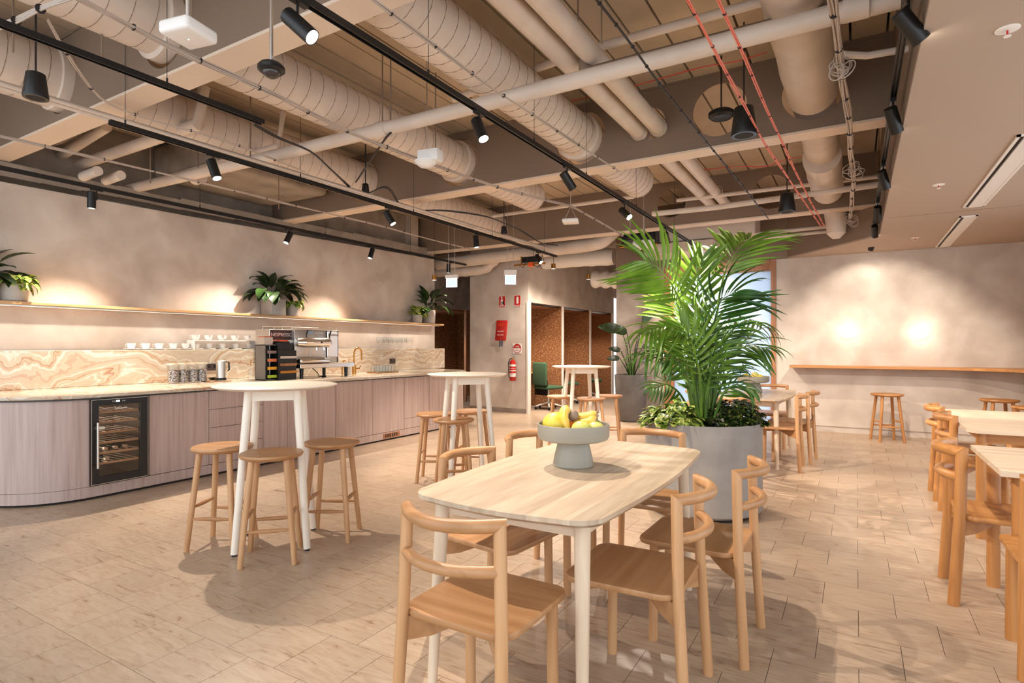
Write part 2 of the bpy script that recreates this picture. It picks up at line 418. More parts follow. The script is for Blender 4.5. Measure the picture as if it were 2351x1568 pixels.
# booth wall with three openings
bys = [9.84, 11.3, 12.81, 14.25]
struct('wall_booths', MB().box(FX-.12, FX, FY+.12, 14.3, 2.17, 3.3), 'plaster', 'plaster header above the cork booths')
for k, (a, b) in enumerate(zip(bys, bys[1:])):
    s = ['nearest', 'middle', 'far'][k]
    t = thing('booth', f'{s} of the three cork lined work booths', 'booth', (0, 0, 0), 0, 'cork work booths')
    MB().box(-6.69, -6.63, a, b, 0, 2.17).build('back_panel', 'cork', t, smooth=False)
    MB().box(-6.63, FX-.02, b-.05, b-.01, 0, 2.17).build('side_panel', 'cork', t, smooth=False)
    MB().box(-6.63, FX-.02, a, a+.02, 0, 2.17).build('side_panel', 'cork', t, smooth=False)
    mb = MB(); n = 10
    for i in range(n):      # curved cork ceiling
        u0, u1 = i/n, (i+1)/n
        z0 = 2.12-.42*(1-math.sin(u0*PI/2)); z1 = 2.12-.42*(1-math.sin(u1*PI/2))
        x0 = -6.63+.55*(1-math.cos(u0*PI/2)); x1 = -6.63+.55*(1-math.cos(u1*PI/2))
        mb.poly([(x0, a, z0), (x0, b, z0), (x1, b, z1), (x1, a, z1)])
    mb.poly([(-6.08, a, 2.12), (-6.08, b, 2.12), (FX-.02, b, 2.12), (FX-.02, a, 2.12)])
    mb.build('curved_ceiling', 'cork', t)
    MB().box(FX-.02, FX+.01, b-.03, b+.03, 0, 2.17).build('edge_trim', 'white_paint', t, smooth=False)
    MB().lathe([(0, 0), (.06, 0), (.06, -.012), (0, -.012)], 20, (-5.75, a+.25, 2.118)).build('downlight', 'small_lamp', t)
    MB().box(-6.63, -6.0, a+.02, b-.05, .72, .75).build('desk', 'oak_y', t, smooth=False)
    L = bpy.data.lights.new('booth_light', 'SPOT'); L.energy = 60; L.spot_size = 2.3; L.spot_blend = .6; L.color = WARM; L.shadow_soft_size = .05
    lo = bpy.data.objects.new('booth_light', L); C.objects.link(lo); lo.parent = t; lo.location = (-5.75, a+.35, 2.09)
struct('wall_far', MB().box(-9.2, -3.6, 15, 15.15, 0, 3.9), 'plaster', 'end wall of the corridor')
wn = struct('window_1', MB().box(FX-.1, FX+.005, 14.3, 14.34, 0, 2.62).box(FX-.1, FX+.005, 14.66, 14.7, 0, 2.62).box(FX-.1, FX+.005, 14.34, 14.66, 2.58, 2.62).box(FX-.1, FX+.005, 14.34, 14.66, .95, .98), 'white_paint', 'narrow bright window slit at the corridor end')
MB().box(FX-.06, FX-.05, 14.34, 14.66, 0, 2.58).build('pane', 'daylight', wn, smooth=False)
struct('wall_booths_end', MB().box(FX-.12, FX, 14.7, 15, 0, 3.3).box(FX-.12, FX, 14.3, 14.7, 2.62, 3.3), 'plaster')
# left booth beyond the kitchen
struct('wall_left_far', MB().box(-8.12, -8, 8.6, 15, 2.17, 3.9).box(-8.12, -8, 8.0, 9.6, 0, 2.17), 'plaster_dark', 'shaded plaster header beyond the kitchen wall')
t = thing('booth', 'cork lined booth seen through the gap beside the kitchen', 'booth', group='cork work booths')
MB().box(-9.1, -9.05, 9.6, 12.4, 0, 2.17).build('back_panel', 'cork', t, smooth=False)
MB().box(-9.05, -8.02, 12.36, 12.4, 0, 2.17).build('side_panel', 'cork', t, smooth=False)
MB().box(-9.05, -8.02, 9.6, 12.4, 2.12, 2.17).build('top_panel', 'cork', t, smooth=False)
MB().box(-8.02, -7.97, 11.2, 11.25, 0, 2.17).build('edge_trim', 'trim_wood', t, smooth=False)
MB().lathe([(0, 0), (.06, 0), (.06, -.012), (0, -.012)], 20, (-8.25, 10.2, 2.118)).build('downlight', 'small_lamp', t)
L = bpy.data.lights.new('booth_light', 'SPOT'); L.energy = 40; L.spot_size = 2.4; L.spot_blend = .6; L.color = WARM; L.shadow_soft_size = .05
lo = bpy.data.objects.new('booth_light', L); C.objects.link(lo); lo.parent = t; lo.location = (-8.3, 10.3, 2.09)
struct('wall_gap', MB().box(-8.12, -7.16, 8.3, 8.5, 0, 3.9), 'plaster')
struct('wall_near_left', MB().box(-9.2, -7.14, -.6, -.45, 0, 3.9), 'plaster')
# right wall
struct('wall_right', MB().box(2.35, 2.5, 7.6, BW, 0, BC), 'plaster', 'plaster wall along the right side')
struct('baseboard_back', MB().box(-1.08, 2.35, BW-.012, BW, 0, .09), 'plaster', 'low skirting under the wall bar')
struct('trim_2', MB().box(-.86, 2.35, BW-.03, BW, .09, .98), 'plaster', 'plaster lining panel under the wall bar')
# frosted door
d = struct('door_1', MB().box(-2.89, -2.72, BW-.03, BW+.08, 0, 2.52).box(-1.17, -1.10, BW-.03, BW+.08, 0, 2.52).box(-2.89, -1.10, BW-.03, BW+.08, 2.52, 2.61), 'trim_wood', 'timber frame of the frosted glass door')
tag(MB().box(-2.89, -1.10, BW-.035, BW+.08, 2.61, 2.70).build('head_panel', 'trim_wood', d, smooth=False), 'darker timber head panel')
MB().box(-2.72, -1.17, BW+.02, BW+.035, 0, 2.52).build('glass_panel', 'frosted', d, smooth=False)
MB().tube([(-2.80, BW-.06, .88), (-2.80, BW-.06, 1.1)], .02, 12).tube([(-2.80, BW-.06, .92), (-2.80, BW, .92)], .008, 8).tube([(-2.80, BW-.06, 1.06), (-2.80, BW, 1.06)], .008, 8).build('door_handle', 'black', d)
struct('wall_door_room', MB().box(-3.6, -.6, BW+1.9, BW+2.0, 0, 3), 'white_paint', 'white wall of the room behind the frosted door')
L = bpy.data.lights.new('door_room_daylight', 'AREA'); L.shape = 'RECTANGLE'; L.size = 1.5; L.size_y = 2.2; L.energy = 42; L.color = (.75, .87, 1)
lo = bpy.data.objects.new('door_room_daylight', L); C.objects.link(lo); lo.location = (-1.9, BW+1.5, 1.3); lo.rotation_euler = (-PI/2, 0, 0)
# ceilings --------------------------------------------------------------
ce = struct('ceiling', MB().box(-9.2, .9, -.6, 15.15, 3.86, 4.0), 'dark', 'exposed slab of long planks with dark joints')
beamY = [2.2, 5.5, 8.74]
bays = [(-.5, 2.15), (2.25, 5.45), (5.55, 8.7), (8.8, 10.05)]
pl = {}
for a, b in bays:
    n = 0
    x = -7.28
    me = MB().box(0, .232, 0, b-a, 3.78, 3.86).build('ceiling_plank', 'plank', ce, smooth=False)
    me.location = (x, a, 0)
    x += .25
    while x < .6:
        o = me.copy(); C.objects.link(o); o.parent = ce; o.location = (x, a, R.uniform(0, .006)); x += .25
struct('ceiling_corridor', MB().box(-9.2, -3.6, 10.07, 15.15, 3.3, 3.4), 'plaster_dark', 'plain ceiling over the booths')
# low flat ceiling on the right; its edge turns diagonally near the back wall
EX = .256
low = [(EX, -.6), (3.1, -.6), (3.1, BW), (-.95, BW), (EX, 8.6)]
me = MB(); me.prism(low, BC, BC+.025)
cl = struct('ceiling_low', me, 'ceiling', 'flat painted lower ceiling on the right')
mb = MB(); mb.box(EX, EX+.03, -.6, 8.6, BC+.025, 3.8)
dv = Vector((-.95-EX, BW-8.35, 0)); 
mb.poly([(EX, 8.6, BC+.02), (-.95, BW, BC+.02), (-.95, BW, 3.8), (EX, 8.6, 3.8)])
struct('ceiling_edge', mb, 'beam', 'dark edge of the lower ceiling')
mb = MB()
for Y in (7.45,): mb.box(.3, 3.0, Y, Y+.006, BC-.002, BC+.001)
mb.build('panel_joint', 'beam', cl, smooth=False)
for k, (x0, x1, y0, y1) in enumerate([(.91, 1.09, 4.95, 7.25), (.95, 1.11, 7.75, 9.95)]):
    t = thing('slot_diffuser', ['longer white slot diffuser nearer the camera', 'shorter white slot diffuser nearer the back wall'][k]+' in the flat ceiling', 'air vent', ((x0+x1)/2, (y0+y1)/2, BC), 0, 'ceiling slot diffusers')
    a, b, hw = -(x1-x0)/2, (x1-x0)/2, (y1-y0)/2
    MB().box(a, a+.02, -hw, hw, -.012, 0).box(b-.02, b, -hw, hw, -.012, 0).box(a, b, -hw, -hw+.02, -.012, 0).box(a, b, hw-.02, hw, -.012, 0).build('frame', 'white_paint', t, smooth=False)
    MB().box(a+.02, a+.045, -hw+.02, hw-.02, -.004, -.001).build('dark_slot', 'dark', t, smooth=False)
    MB().box(a+.045, b-.06, -hw+.02, hw-.02, -.016, -.002).build('blade', 'white_paint', t, smooth=False)
    MB().box(b-.055, b-.02, -hw+.02, hw-.02, -.010, -.002).build('blade', 'white_paint', t, smooth=False)
for k, (px, py, lb) in enumerate([(2313, 67, 'nearest white sprinkler rose at the right edge'), (2155, 424, 'middle small white sprinkler rose beside the long diffuser'), (2101, 546, 'farthest small white sprinkler rose near the back wall')]):
    p = pz(px, py, BC)
    t = thing('sprinkler', lb, 'sprinkler', p, 0, 'ceiling sprinklers')
    MB().lathe([(0, 0), (.045, 0), (.045, -.003), (.03, -.006), (0, -.006)], 24).build('rose', 'white', t)
    MB().tube([(0, 0, -.005), (0, 0, -.03)], .004, 8).build('frame', 'red', t)
    MB().lathe([(0, -.03), (.014, -.03), (.014, -.033), (0, -.033)], 16).build('deflector', 'white', t)
# beams -------------------------------------------------------------------
HX = [(-5.48, .26), (-3.96, .27), (-2.42, .27), (-1.70, .155), (-1.056, .235), (-.31, .235)]
for k, Y in enumerate(beamY):
    t = thing('ceiling_beam', ['nearest', 'middle', 'farthest'][k]+' painted steel beam with round duct openings', 'beam', (0, Y, 0), 0, 'ceiling beams')
    t['kind'] = 'structure'; del t['category']
    hs = [(x, 3.44, r) for x, r in HX]
    if k == 2: hs = [(-2.38, 3.46, .215), (-1.0, 3.44, .235), (-.31, 3.42, .2), (-1.68, 3.42, .13)]
    xe = EX if k < 2 else .22
    me = plate([(-7.3, 3.12), (xe, 3.12), (xe, 3.86), (-7.3, 3.86)], hs, .012)
    me.materials.append(M['beam'])
    o = bpy.data.objects.new('web', me); C.objects.link(o); o.parent = t; o.rotation_euler = (PI/2, 0, 0); o.location = (0, -.085, 0)
    MB().box(-7.3, xe, -.1, .1, 3.1, 3.12).build('flange', 'flange', t, smooth=False)
    MB().box(-7.3, xe, -.1, .1, 3.76, 3.785).build('flange', 'beam', t, smooth=False)
# ducts -------------------------------------------------------------------
def duct(name, lb, X, segs, r, z, m='duct', spiral=True, group=None, cap=True):
    t = thing(name, lb, 'duct', (X, 0, z), 0, group)
    for k, (y0, y1) in enumerate(segs):
        prof = [(0, 0), (r, 0), (r, y1-y0-.01), (r-.02, y1-y0), (0, y1-y0)]
        T = Matrix.Translation((0, y0, 0)) @ Matrix.Rotation(-PI/2, 4, 'X')
        MB().lathe(prof, 36, mtx=T).build('duct_section', m, t)
    if spiral:
        mb = MB()
        for y0, y1 in segs:
            turns = int((y1-y0)/.13); pts = []
            for i in range(turns*20+1):
                a = 2*PI*i/20; y = y0+.02+(y1-y0-.04)*i/(turns*20)
                pts.append(((r+.0015)*math.cos(a), y, (r+.0015)*math.sin(a)))
            mb.tube(pts, .0022, 4)
        mb.build('spiral_seam', 'beam', t)
    return t
duct('spiral_duct', 'large spiral duct passing above the main light track', -2.42, [(-.4, 7.25)], .205, 3.44, group='spiral ducts')
duct('spiral_duct', 'large spiral duct between the two middle conduits', -3.96, [(-.4, 7.2)], .205, 3.44, group='spiral ducts')
duct('spiral_duct', 'dusky spiral duct nearest the kitchen wall', -5.48, [(-.4, 8.6)], .23, 3.44, group='spiral ducts')
for nm, X, Y, r in [('a', -2.42, 5.38, .235), ('b', -3.96, 5.38, .235), ('c', -5.48, 2.08, .25), ('d', -3.96, 2.08, .235)]:
    t = thing('duct_collar', {'a': 'wide ring collar on the duct above the light track', 'b': 'wide ring collar on the second duct at the middle beam', 'c': 'shaded ring collar at the top left corner', 'd': 'ring collar on the duct beside the white wifi box'}[nm], 'collar', (X, Y, 3.44), 0, 'duct collars')
    MB().lathe([(r-.03, -.05), (r, -.04), (r, .04), (r-.03, .05)], 36, mtx=Matrix.Rotation(-PI/2, 4, 'X')).build('ring', 'duct', t)
# insulated duct on the right with rounded ends
for k, (y0, y1, r, z) in enumerate([(3.3, 5.35, .19, 3.41), (5.62, 7.2, .165, 3.40), (6.9, 8.6, .185, 3.32)]):
    lb = ['fat insulated duct stub entering the middle beam', 'insulated duct stub between the middle and far beams', 'bulging insulated duct ending at the far beam', 'short drooping duct end by the back wall'][k]
    mb = MB(); pts = []; rr = []
    n = 22
    for i in range(n+1):
        u = i/n; y = y0+(y1-y0)*u; pts.append((0, y, -.12*u*u if k == 3 else 0)); e = min(1, (1-u)*(y1-y0)/r) if k else 1
        rr.append(r*(math.sqrt(max(.02, 1-(1-e)**2)) if e < 1 else 1)*(1+.02*math.sin(u*19)))
    o = mb.tube(pts, rr, 28).build('insulated_duct', M['duct'], None, loc=(-.31, 0, z)); tag(o, lb, 'duct', 'insulated ducts')
o = MB().tube([(-.3, 8.84, 3.34), (-.28, 8.9, 3.3), (-.25, 8.93, 3.2), (-.23, 8.94, 3.0), (-.23, 8.94, 2.84), (-.23, 8.94, 2.77)], [.13, .135, .135, .13, .115, .05], 24).build('insulated_duct', M['duct'])
tag(o, 'short drooping duct end by the back wall', 'duct', 'insulated ducts')
def pipe(name, lb, pts, r, m='duct', cat='pipe', n=12, group=None):
    o = MB().tube(pts, r, n).build(name, m); return tag(o, lb, cat, group)
for k, X in enumerate((-1.79, -1.60)):
    t = thing('twin_pipe', ['left', 'right'][k]+' one of the pair of parallel insulated pipes', 'pipe', (X, 0, 3.37), 0, 'paired insulated pipes')
    MB().tube([(0, -.4, 0), (0, 5.42, 0)], .072, 20).build('pipe_run', 'duct', t)
    MB().tube([(0, 5.52, .0), (0, 9.3, -.02)], .066, 20).build('pipe_run', 'duct', t)
    for y in (5.36, 8.0): MB().lathe([(.075, -.03), (.08, -.03), (.08, .03), (.075, .03)], 20, mtx=Matrix.Translation((0, y, 0)) @ Matrix.Rotation(PI/2, 4, 'X')).build('band', 'duct', t)
# big cross pipe and others running across
t = thing('cross_pipe', 'thick beige pipe crossing the whole open ceiling', 'pipe')
MB().tube([(-7.3, 3.45, 3.13), (-4.96, 3.55, 3.13), (-3, 3.6, 3.13), (.2, 3.62, 3.13)], .056, 20).build('pipe_run', 'duct', t)
for x in (-3.42, -6.1, .0):
    MB().tube([(x-.06, 3.6, 3.13), (x+.06, 3.6, 3.13)], .068, 20).build('coupling', 'duct', t)
    MB().tube([(x, 3.6, 3.19), (x, 3.6, 3.8)], .006, 6).build('hanger_rod', 'beam', t)
pipe('sprinkler_pipe', 'thin pipe above the thick cross pipe', [(-3.2, 4.3, 3.6), (-1.8, 4.12, 3.6), (.2, 4.15, 3.6)], .033)
pipe('sprinkler_pipe', 'bent pipe stub running beside the thick cross pipe', [(-1.66, 3.78, 3.42), (-1.66, 3.78, 3.29), (-1.6, 3.78, 3.25), (.2, 3.8, 3.25)], .04, 'beam')
pipe('sprinkler_pipe', 'thin pipe crossing between middle and far beams', [(-2.3, 7.45, 3.05), (-1.5, 7.5, 3.05), (.25, 7.55, 3.1)], .035)
pipe('sprinkler_pipe', 'second thin pipe crossing behind the first', [(-2.1, 7.9, 3.3), (.25, 8.0, 3.3)], .025)
pipe('sprinkler_pipe', 'pair top pipe in front of the back wall', [(-1.62, 9.35, 3.0), (.2, 9.35, 3.02)], .028)
pipe('sprinkler_pipe', 'pair lower pipe in front of the back wall', [(-1.62, 9.35, 2.93), (.2, 9.35, 2.95)], .022)
pipe('sprinkler_pipe', 'short pipe between two spiral ducts near the far beam', [(-4.9, 7.6, 3.35), (-2.6, 7.6, 3.35)], .026)
for k, (a, b, r) in enumerate([((0, 448), (245, 290), .05), ((120, 400), (455, 285), .055), ((290, 445), (500, 385), .035), ((60, 350), (335, 250), .04), ((320, 425), (640, 335), .03)]):
    z = [3.35, 3.3, 3.25, 3.45, 3.3][k]
    p, q = pz(a[0], a[1], z), pz(b[0], b[1], z)
    pipe('branch_pipe', ['branch pipe at the far top left above the kitchen', 'upper branch pipe with an elbow above the kitchen', 'stubby branch pipe above the wall washer lamp', 'pale branch pipe beside the near beam', 'slim branch pipe behind the second track'][k], [p, q, q+Vector((0, .05, .35))], r, 'duct', group='branch pipes')
for k, (x, y) in enumerate([(225, 392), (278, 402)]):
    p = pz(x, y, 3.0); o = MB().tube([p, p+Vector((-.35, .02, 0))], .045, 16).build('pipe_stub', 'duct'); tag(o, ['left', 'right'][k]+' capped pipe stub above the kitchen wall', 'pipe', 'capped pipe stubs')
# wrapped box duct between the beams at the left
mb = MB()
for i in range(13):
    pass
pts = [(-6.9, 4.4, 3.42), (-6.4, 4.3, 3.46), (-5.9, 4.25, 3.45), (-5.75, 4.9, 3.4)]
mb.box(-7.25, -6.0, 3.72, 5.3, 3.3, 3.7).bevel(.06, 3)
o = mb.build('wrapped_duct', 'concrete'); tag(o, 'boxy wrapped duct between beams above the kitchen', 'duct')
# far flexible ducts
def flex(lb, pts, r, wob=.06, m='duct'):
    P = []; rr = []
    for i in range(len(pts)-1):
        a, b = Vector(pts[i]), Vector(pts[i+1]); n = 14
        for j in range(n): P.append(a.lerp(b, j/n))
    P.append(Vector(pts[-1]))
    for it in range(6):
        P = [P[0]]+[(P[i-1]+P[i]*2+P[i+1])/4 for i in range(1, len(P)-1)]+[P[-1]]
    rr = [r*(1+wob*math.sin(i*1.1)+R.uniform(-.02, .02)) for i in range(len(P))]
    o = MB().tube(P, rr, 22).build('flexible_duct', m); q = P[len(P)//2]; MB().tube([(q.x, q.y, q.z+r*.8), (q.x, q.y, 3.85 if q.y < 10 else 3.3)], .006, 6).build('hanger_strap', 'beam', o); return tag(o, lb, 'duct', 'flexible ducts at the far end')
flex('long pale flexible duct hanging beyond the far beam', [(-7.2, 9.15, 2.95), (-5.3, 9.2, 3.02), (-3.75, 9.2, 3.06), (-3.45, 9.25, 3.3)], .115, .015)
flex('short sagging flexible duct above the exit signs', [(-7.9, 9.3, 2.88), (-6.9, 9.4, 2.80), (-6.3, 9.5, 2.83), (-5.95, 9.55, 3.1)], .1, .08)
flex('lower wrinkled duct running above the booths', [(-5.4, 10.3, 3.02), (-4.6, 10.3, 3.02), (-3.9, 10.3, 3.0)], .16, .03, 'white_paint')
flex('crumpled white sleeve at the top of the booth corridor', [(-4.75, 11.3, 2.72), (-4.2, 11.3, 2.68), (-3.85, 11.3, 2.5)], .17, .12, 'white_paint')
# fan coil unit and machinery behind the far beam
t = thing('fan_coil_unit', 'long boxed air handling unit above the palm', 'air unit', (-2.0, 9.5, 3.0))
MB().box(-.9, .7, -.2, .35, .0, .3).bevel(.01, 1).build('casing', 'duct', t)
MB().box(-1.0, .1, -.25, .4, -.2, -.02).bevel(.01, 1).build('lower_casing', 'duct', t)
MB().box(-.85, .3, -.21, -.2, .2, .23).build('seam', 'beam', t, smooth=False)
for k, (px, py, d_) in enumerate([(1470, 562, 9.4), (1222, 605, 10.2)]):
    p = pd(px, py, d_)
    t = thing('valve_assembly', ['dark valve assembly with orange actuator left of the palm', 'dark valve assembly with orange actuator right of the exit sign'][k], 'valves', p, 0, 'valve assemblies')
    MB().box(-.28, .28, -.1, .12, .02, .3).build('control_box', 'black', t, smooth=False) if k == 0 else MB().box(-.2, .15, -.05, .08, .02, .12).build('control_box', 'black', t, smooth=False)
    MB().tube([(-.3, -.12, -.03), (.32, -.12, -.03)], .016, 10).tube([(-.15, -.12, -.03), (-.15, -.12, .12)], .014, 10).build('copper_pipe', 'brass', t)
    MB().box(.02, .1, -.19, -.12, -.08, .0).bevel(.008, 1).build('actuator', 'orange', t)
    MB().tube([(0, .05, .05), (0, .05, 3.78-p.z)], .006, 6).build('hanger_rod', 'beam', t)
    MB().tube([(.1, -.15, -.04), (.2, -.16, -.1), (.3, -.15, .02), (.26, -.12, .12)], .006, 6).tube([(-.2, -.15, -.02), (-.1, -.16, -.09), (0, -.15, .1)], .006, 6).build('loose_wire', 'black_cable', t)
# conduits and cables -----------------------------------------------------
for k, (dx, dz, r) in enumerate([(0, .03, .03), (.07, -.01, .016), (.11, .0, .014)]):
    pipe('conduit', ['thickest', 'middle', 'thinnest'][k]+' of three parallel conduits left of the second track', [(-4.78+dx, -.3, 2.97+dz), (-4.72+dx, 3.5, 2.97+dz), (-4.60+dx, 8.75, 2.97+dz)], r, 'duct', 'conduit', group='parallel conduits')
def cables(lb, pts, z, n, m, spread=.018, r=.0045, ties='black_cable', tie=.35, name='cable_bundle', closed_z=None):
    P = [pz(p[0], p[1], p[2] if len(p) > 2 else z) for p in pts]
    # smooth path
    Q = []
    for i in range(len(P)-1):
        L = max(3, int((P[i+1]-P[i]).length/.12))
        for j in range(L): Q.append(P[i].lerp(P[i+1], j/L))
    Q.append(P[-1])
    for it in range(2): Q = [Q[0]]+[(Q[i-1]+Q[i]*2+Q[i+1])/4 for i in range(1, len(Q)-1)]+[Q[-1]]
    t = thing(name, lb, 'cable', (0, 0, 0))
    mb = MB()
    for k in range(n):
        a = 2*PI*k/n; off = Vector((math.cos(a), 0, math.sin(a)*.6))*spread*(.6 if n > 1 else 0)
        ph = R.uniform(0, 6)
        mb.tube([q+off+Vector((math.sin(i*.5+ph), 0, math.cos(i*.4+ph)))*spread*.25*(n > 1) for i, q in enumerate(Q)], r, 5)
    mb.build('cable', m, t)
    if ties:
        mb = MB(); acc = 0
        for a, b in zip(Q, Q[1:]):
            acc += (b-a).length
            if acc > tie:
                acc = 0; dd = (b-a).normalized()*.008; mb.tube([a-dd*.35, a+dd*.35], spread*.62+r+.001 if n > 1 else r+.004, 8)
        tag(mb.build('tie', ties, t), kind='stuff')
    return t
cables('grey cable bundle passing beside the white wifi box', [(150, -20), (187, 0), (408, 116), (595, 201), (800, 303), (860, 327), (1027, 391), (1159, 435), (1251, 459), (1312, 473), (1408, 527), (1430, 541)], 2.95, 6, 'grey_cable', .02)
cables('thin grey conduit under the largest spiral duct', [(820, -30), (857, 0), (1132, 204), (1421, 393)], 2.98, 3, 'grey_cable', .012, .005)
cables('grey cable bundle along the left side above the counter', [(0, 313), (240, 366), (456, 418), (700, 477), (900, 525), (1000, 553), (1085, 573)], 2.95, 4, 'grey_cable', .016)
cables('double black power cable looping at the middle left', [(585, 286), (640, 318), (715, 344), (760, 390), (802, 429)], 3.0, 2, 'black_cable', .012, .007, None)
cables('black cable rising to the thick cross pipe', [(817, 418, 3.0), (860, 355, 3.03), (890, 310, 3.05), (904, 299, 3.1)], 3.0, 1, 'black_cable', .01, .009, None)
cables('long black cable curving toward the far end', [(850, 442), (884, 425), (900, 440), (918, 473), (952, 487), (993, 481), (1060, 487), (1122, 497), (1193, 527), (1245, 560), (1280, 563)], 3.0, 2, 'black_cable', .012, .007, None)
cables('left pink cable pair running over the palm', [(1560, -30), (1578, 0), (1680, 188), (1753, 326), (1885, 520)], 2.95, 2, 'pink_cable', .008, .0045)
cables('right pink cable pair running over the palm', [(1640, -30), (1649, 0), (1726, 172), (1789, 314), (1849, 441), (1893, 520)], 2.95, 2, 'pink_cable', .008, .0045)
cables('knotted black cable running toward the palm', [(1345, -30), (1370, 0), (1435, 82), (1513, 192), (1622, 326), (1688, 406), (1764, 502)], 2.95, 1, 'black_cable', .01, .0065, 'black_cable', .22)
cables('thick pale cable bundle near the ceiling edge', [(1905, -40), (1910, 0), (1925, 115), (1948, 268), (1960, 422), (1952, 500), (1953, 508)], 2.95, 8, 'grey_cable', .024, .0055)
cables('twisted grey cables drooping at the top left corner', [(-30, 70, 3.1), (40, 48, 3.1), (90, 20, 3.05), (170, -10, 3.0)], 3.0, 7, 'grey_cable', .03, .005)
for k, (px, py) in enumerate([(1935, 150), (1962, 390), (1955, 505)]):
    p = pz(px, py, 2.93); t = thing('cable_coil', ['near coiled cable knot hanging on the pale bundle', 'middle coiled cable knot by the insulated duct', 'far coiled cable knot by the back wall'][k], 'cable', p, 0, 'coiled cable knots')
    mb = MB()
    for q in range(5):
        rr = R.uniform(.04, .085); ax = Matrix.Rotation(R.uniform(-.9, .9), 4, 'Y') @ Matrix.Rotation(R.uniform(.9, 2), 4, 'X') @ Matrix.Rotation(R.uniform(0, 3), 4, 'Z')
        c = Vector((R.uniform(-.04, .04), R.uniform(-.03, .03), R.uniform(-.04, .03)))
        mb.tube([c+ax @ Vector((rr*math.cos(2*PI*i/16), rr*.7*math.sin(2*PI*i/16), 0)) for i in range(16)], .004, 5, closed=True)
    mb.build('loop', 'grey_cable', t)
cables('red alarm cable strung across the middle beam', [(1292, 236, 3.74), (1360, 222, 3.74), (1500, 185, 3.74), (1620, 150, 3.74), (1690, 144, 3.72), (1760, 120, 3.74)], 3.74, 2, 'red_cable', .01, .005, None)
cables('red alarm cable strung along the far bay', [(1600, 392, 3.5), (1700, 380, 3.5), (1760, 385, 3.45), (1800, 365, 3.5), (1860, 358, 3.5)], 3.5, 2, 'red_cable', .01, .005, None)
t = thing('flex_conduit', 'curved pale hose bending across the near bay', 'conduit'); 
MB().tube([pz(1935, 125, 3.0), pz(1990, 128, 3.0), pz(2085, 112, 3.0)], .02, 10).build('hose', 'duct', t)
cables('thin grey wire dropping in loops at the near left', [(110, 45, 3.05), (150, 120, 3.0), (225, 228, 2.95), (300, 262, 2.95), (520, 322, 2.95), (700, 395, 2.95)], 3.0, 2, 'grey_cable', .01, .005)
for k, (x, y, z1) in enumerate([(234, 90, 3.1), (30, 80, 3.1), (897, 262, 3.1), (1381, 60, 3.3), (1327, 60, 3.4), (1000, 300, 3.1), (575, 330, 3.0), (345, 380, 3.0), (640, 440, 2.95), (1480, 500, 2.95)]):
    p = pz(x, y+40, z1)
    o = MB().tube([p, Vector((p.x, p.y, 3.8))], .006, 6).build('hanger_rod', 'beam')
    tag(o, 'thin threaded hanger rod below the slab', 'rod', 'hanger rods')
# tracks ----------------------------------------------------------------
TZ = 2.85
def track(lb, X, y0, y1, hang):
    t = thing('light_track', lb, 'light track', (X, 0, TZ), 0)
    mb = MB(); w_, h_ = .018, .034
    mb.box(-w_, w_, y0, y1, .024, h_).box(-w_, -w_+.004, y0, y1, 0, .024).box(w_-.004, w_, y0, y1, 0, .024).box(-.004, .004, y0, y1, .008, .024)
    mb.build('rail', 'black', t, smooth=False)
    for y in hang:
        MB().tube([(0, y, h_), (0, y, 3.78-TZ)], .0018, 6).tube([(0, y, h_), (0, y, h_+.03)], .006, 8).build('hanger_wire', 'black', t)
    return t
track('main black light track running above the dining table', -2.13, -.3, 9.3, [1.2, 2.62, 3.9, 4.9, 6.3, 7.9])
track('second black light track above the round bar tables', -4.45, 2.0, 8.95, [2.1, 3.6, 5.2, 6.9, 8.5])
track('black light track closest to the kitchen wall', -6.4, 1.2, 9.0, [1.9, 3.8, 5.6, 7.4])
track('pale shadowed light track along the lower ceiling edge', .2, 1.6, 9.9, [2.6, 6.9])
track('short black track piece at the top left', -3.54, -.3, 2.55, [.6, 1.9])
def spot(lb, X, Y, d, power=1.0, size=1.45, blend=.45, on=True, L=.165, r=.037, grp='track spotlights'):
    d = Vector(d).normalized()
    t = thing('track_spotlight', lb, 'spotlight', (X, Y, TZ), 0, grp)
    MB().box(-.016, .016, -.05, .05, -.016, .012).build('adapter', 'black', t, smooth=False)
    side = d.cross(Vector((0, 0, 1)))
    side = Vector((1, 0, 0)) if side.length < .05 else side.normalized()
    if abs(d.z) > .97: off = Vector((0, .055, 0))
    else: off = Vector((0, 0, 0))
    MB().tube([(0, 0, -.01), (0, 0, -.075)], .006, 8).tube([Vector((0, 0, -.075)), Vector((0, 0, -.105))], .009, 8).build('stem', 'black', t)
    piv = Vector((0, 0, -.10))
    q = Vector((0, 0, 1)).rotation_difference(d).to_matrix().to_4x4()
    c = piv-off*.8+(-Vector((0, 0, 1))+d*d.z*1.0)*.0
    T = Matrix.Translation(c-d*L*.42+Vector((0, 0, -r*.75))*(1-abs(d.z))) @ q
    MB().lathe([(0, 0), (r-.004, 0), (r, .004), (r, L), (r-.004, L), (r-.004, L-.012), (0, L-.012)], 28, mtx=T).build('body', 'black', t)
    MB().lathe([(0, L-.009), (r-.006, L-.009), (r-.006, L-.011)], 24, mtx=T).build('lens', 'lens', t)
    lp = (T @ Vector((0, 0, L+.004)))
    l = bpy.data.lights.new('spot_beam', 'SPOT'); l.energy = LAMP_W*power; l.spot_size = size; l.spot_blend = blend
    l.color = WARM; l.shadow_soft_size = .014
    o = bpy.data.objects.new('spot_beam', l); C.objects.link(o); o.parent = t; o.location = lp
    o.rotation_euler = (-d).to_track_quat('Z', 'Y').to_euler()
    return t
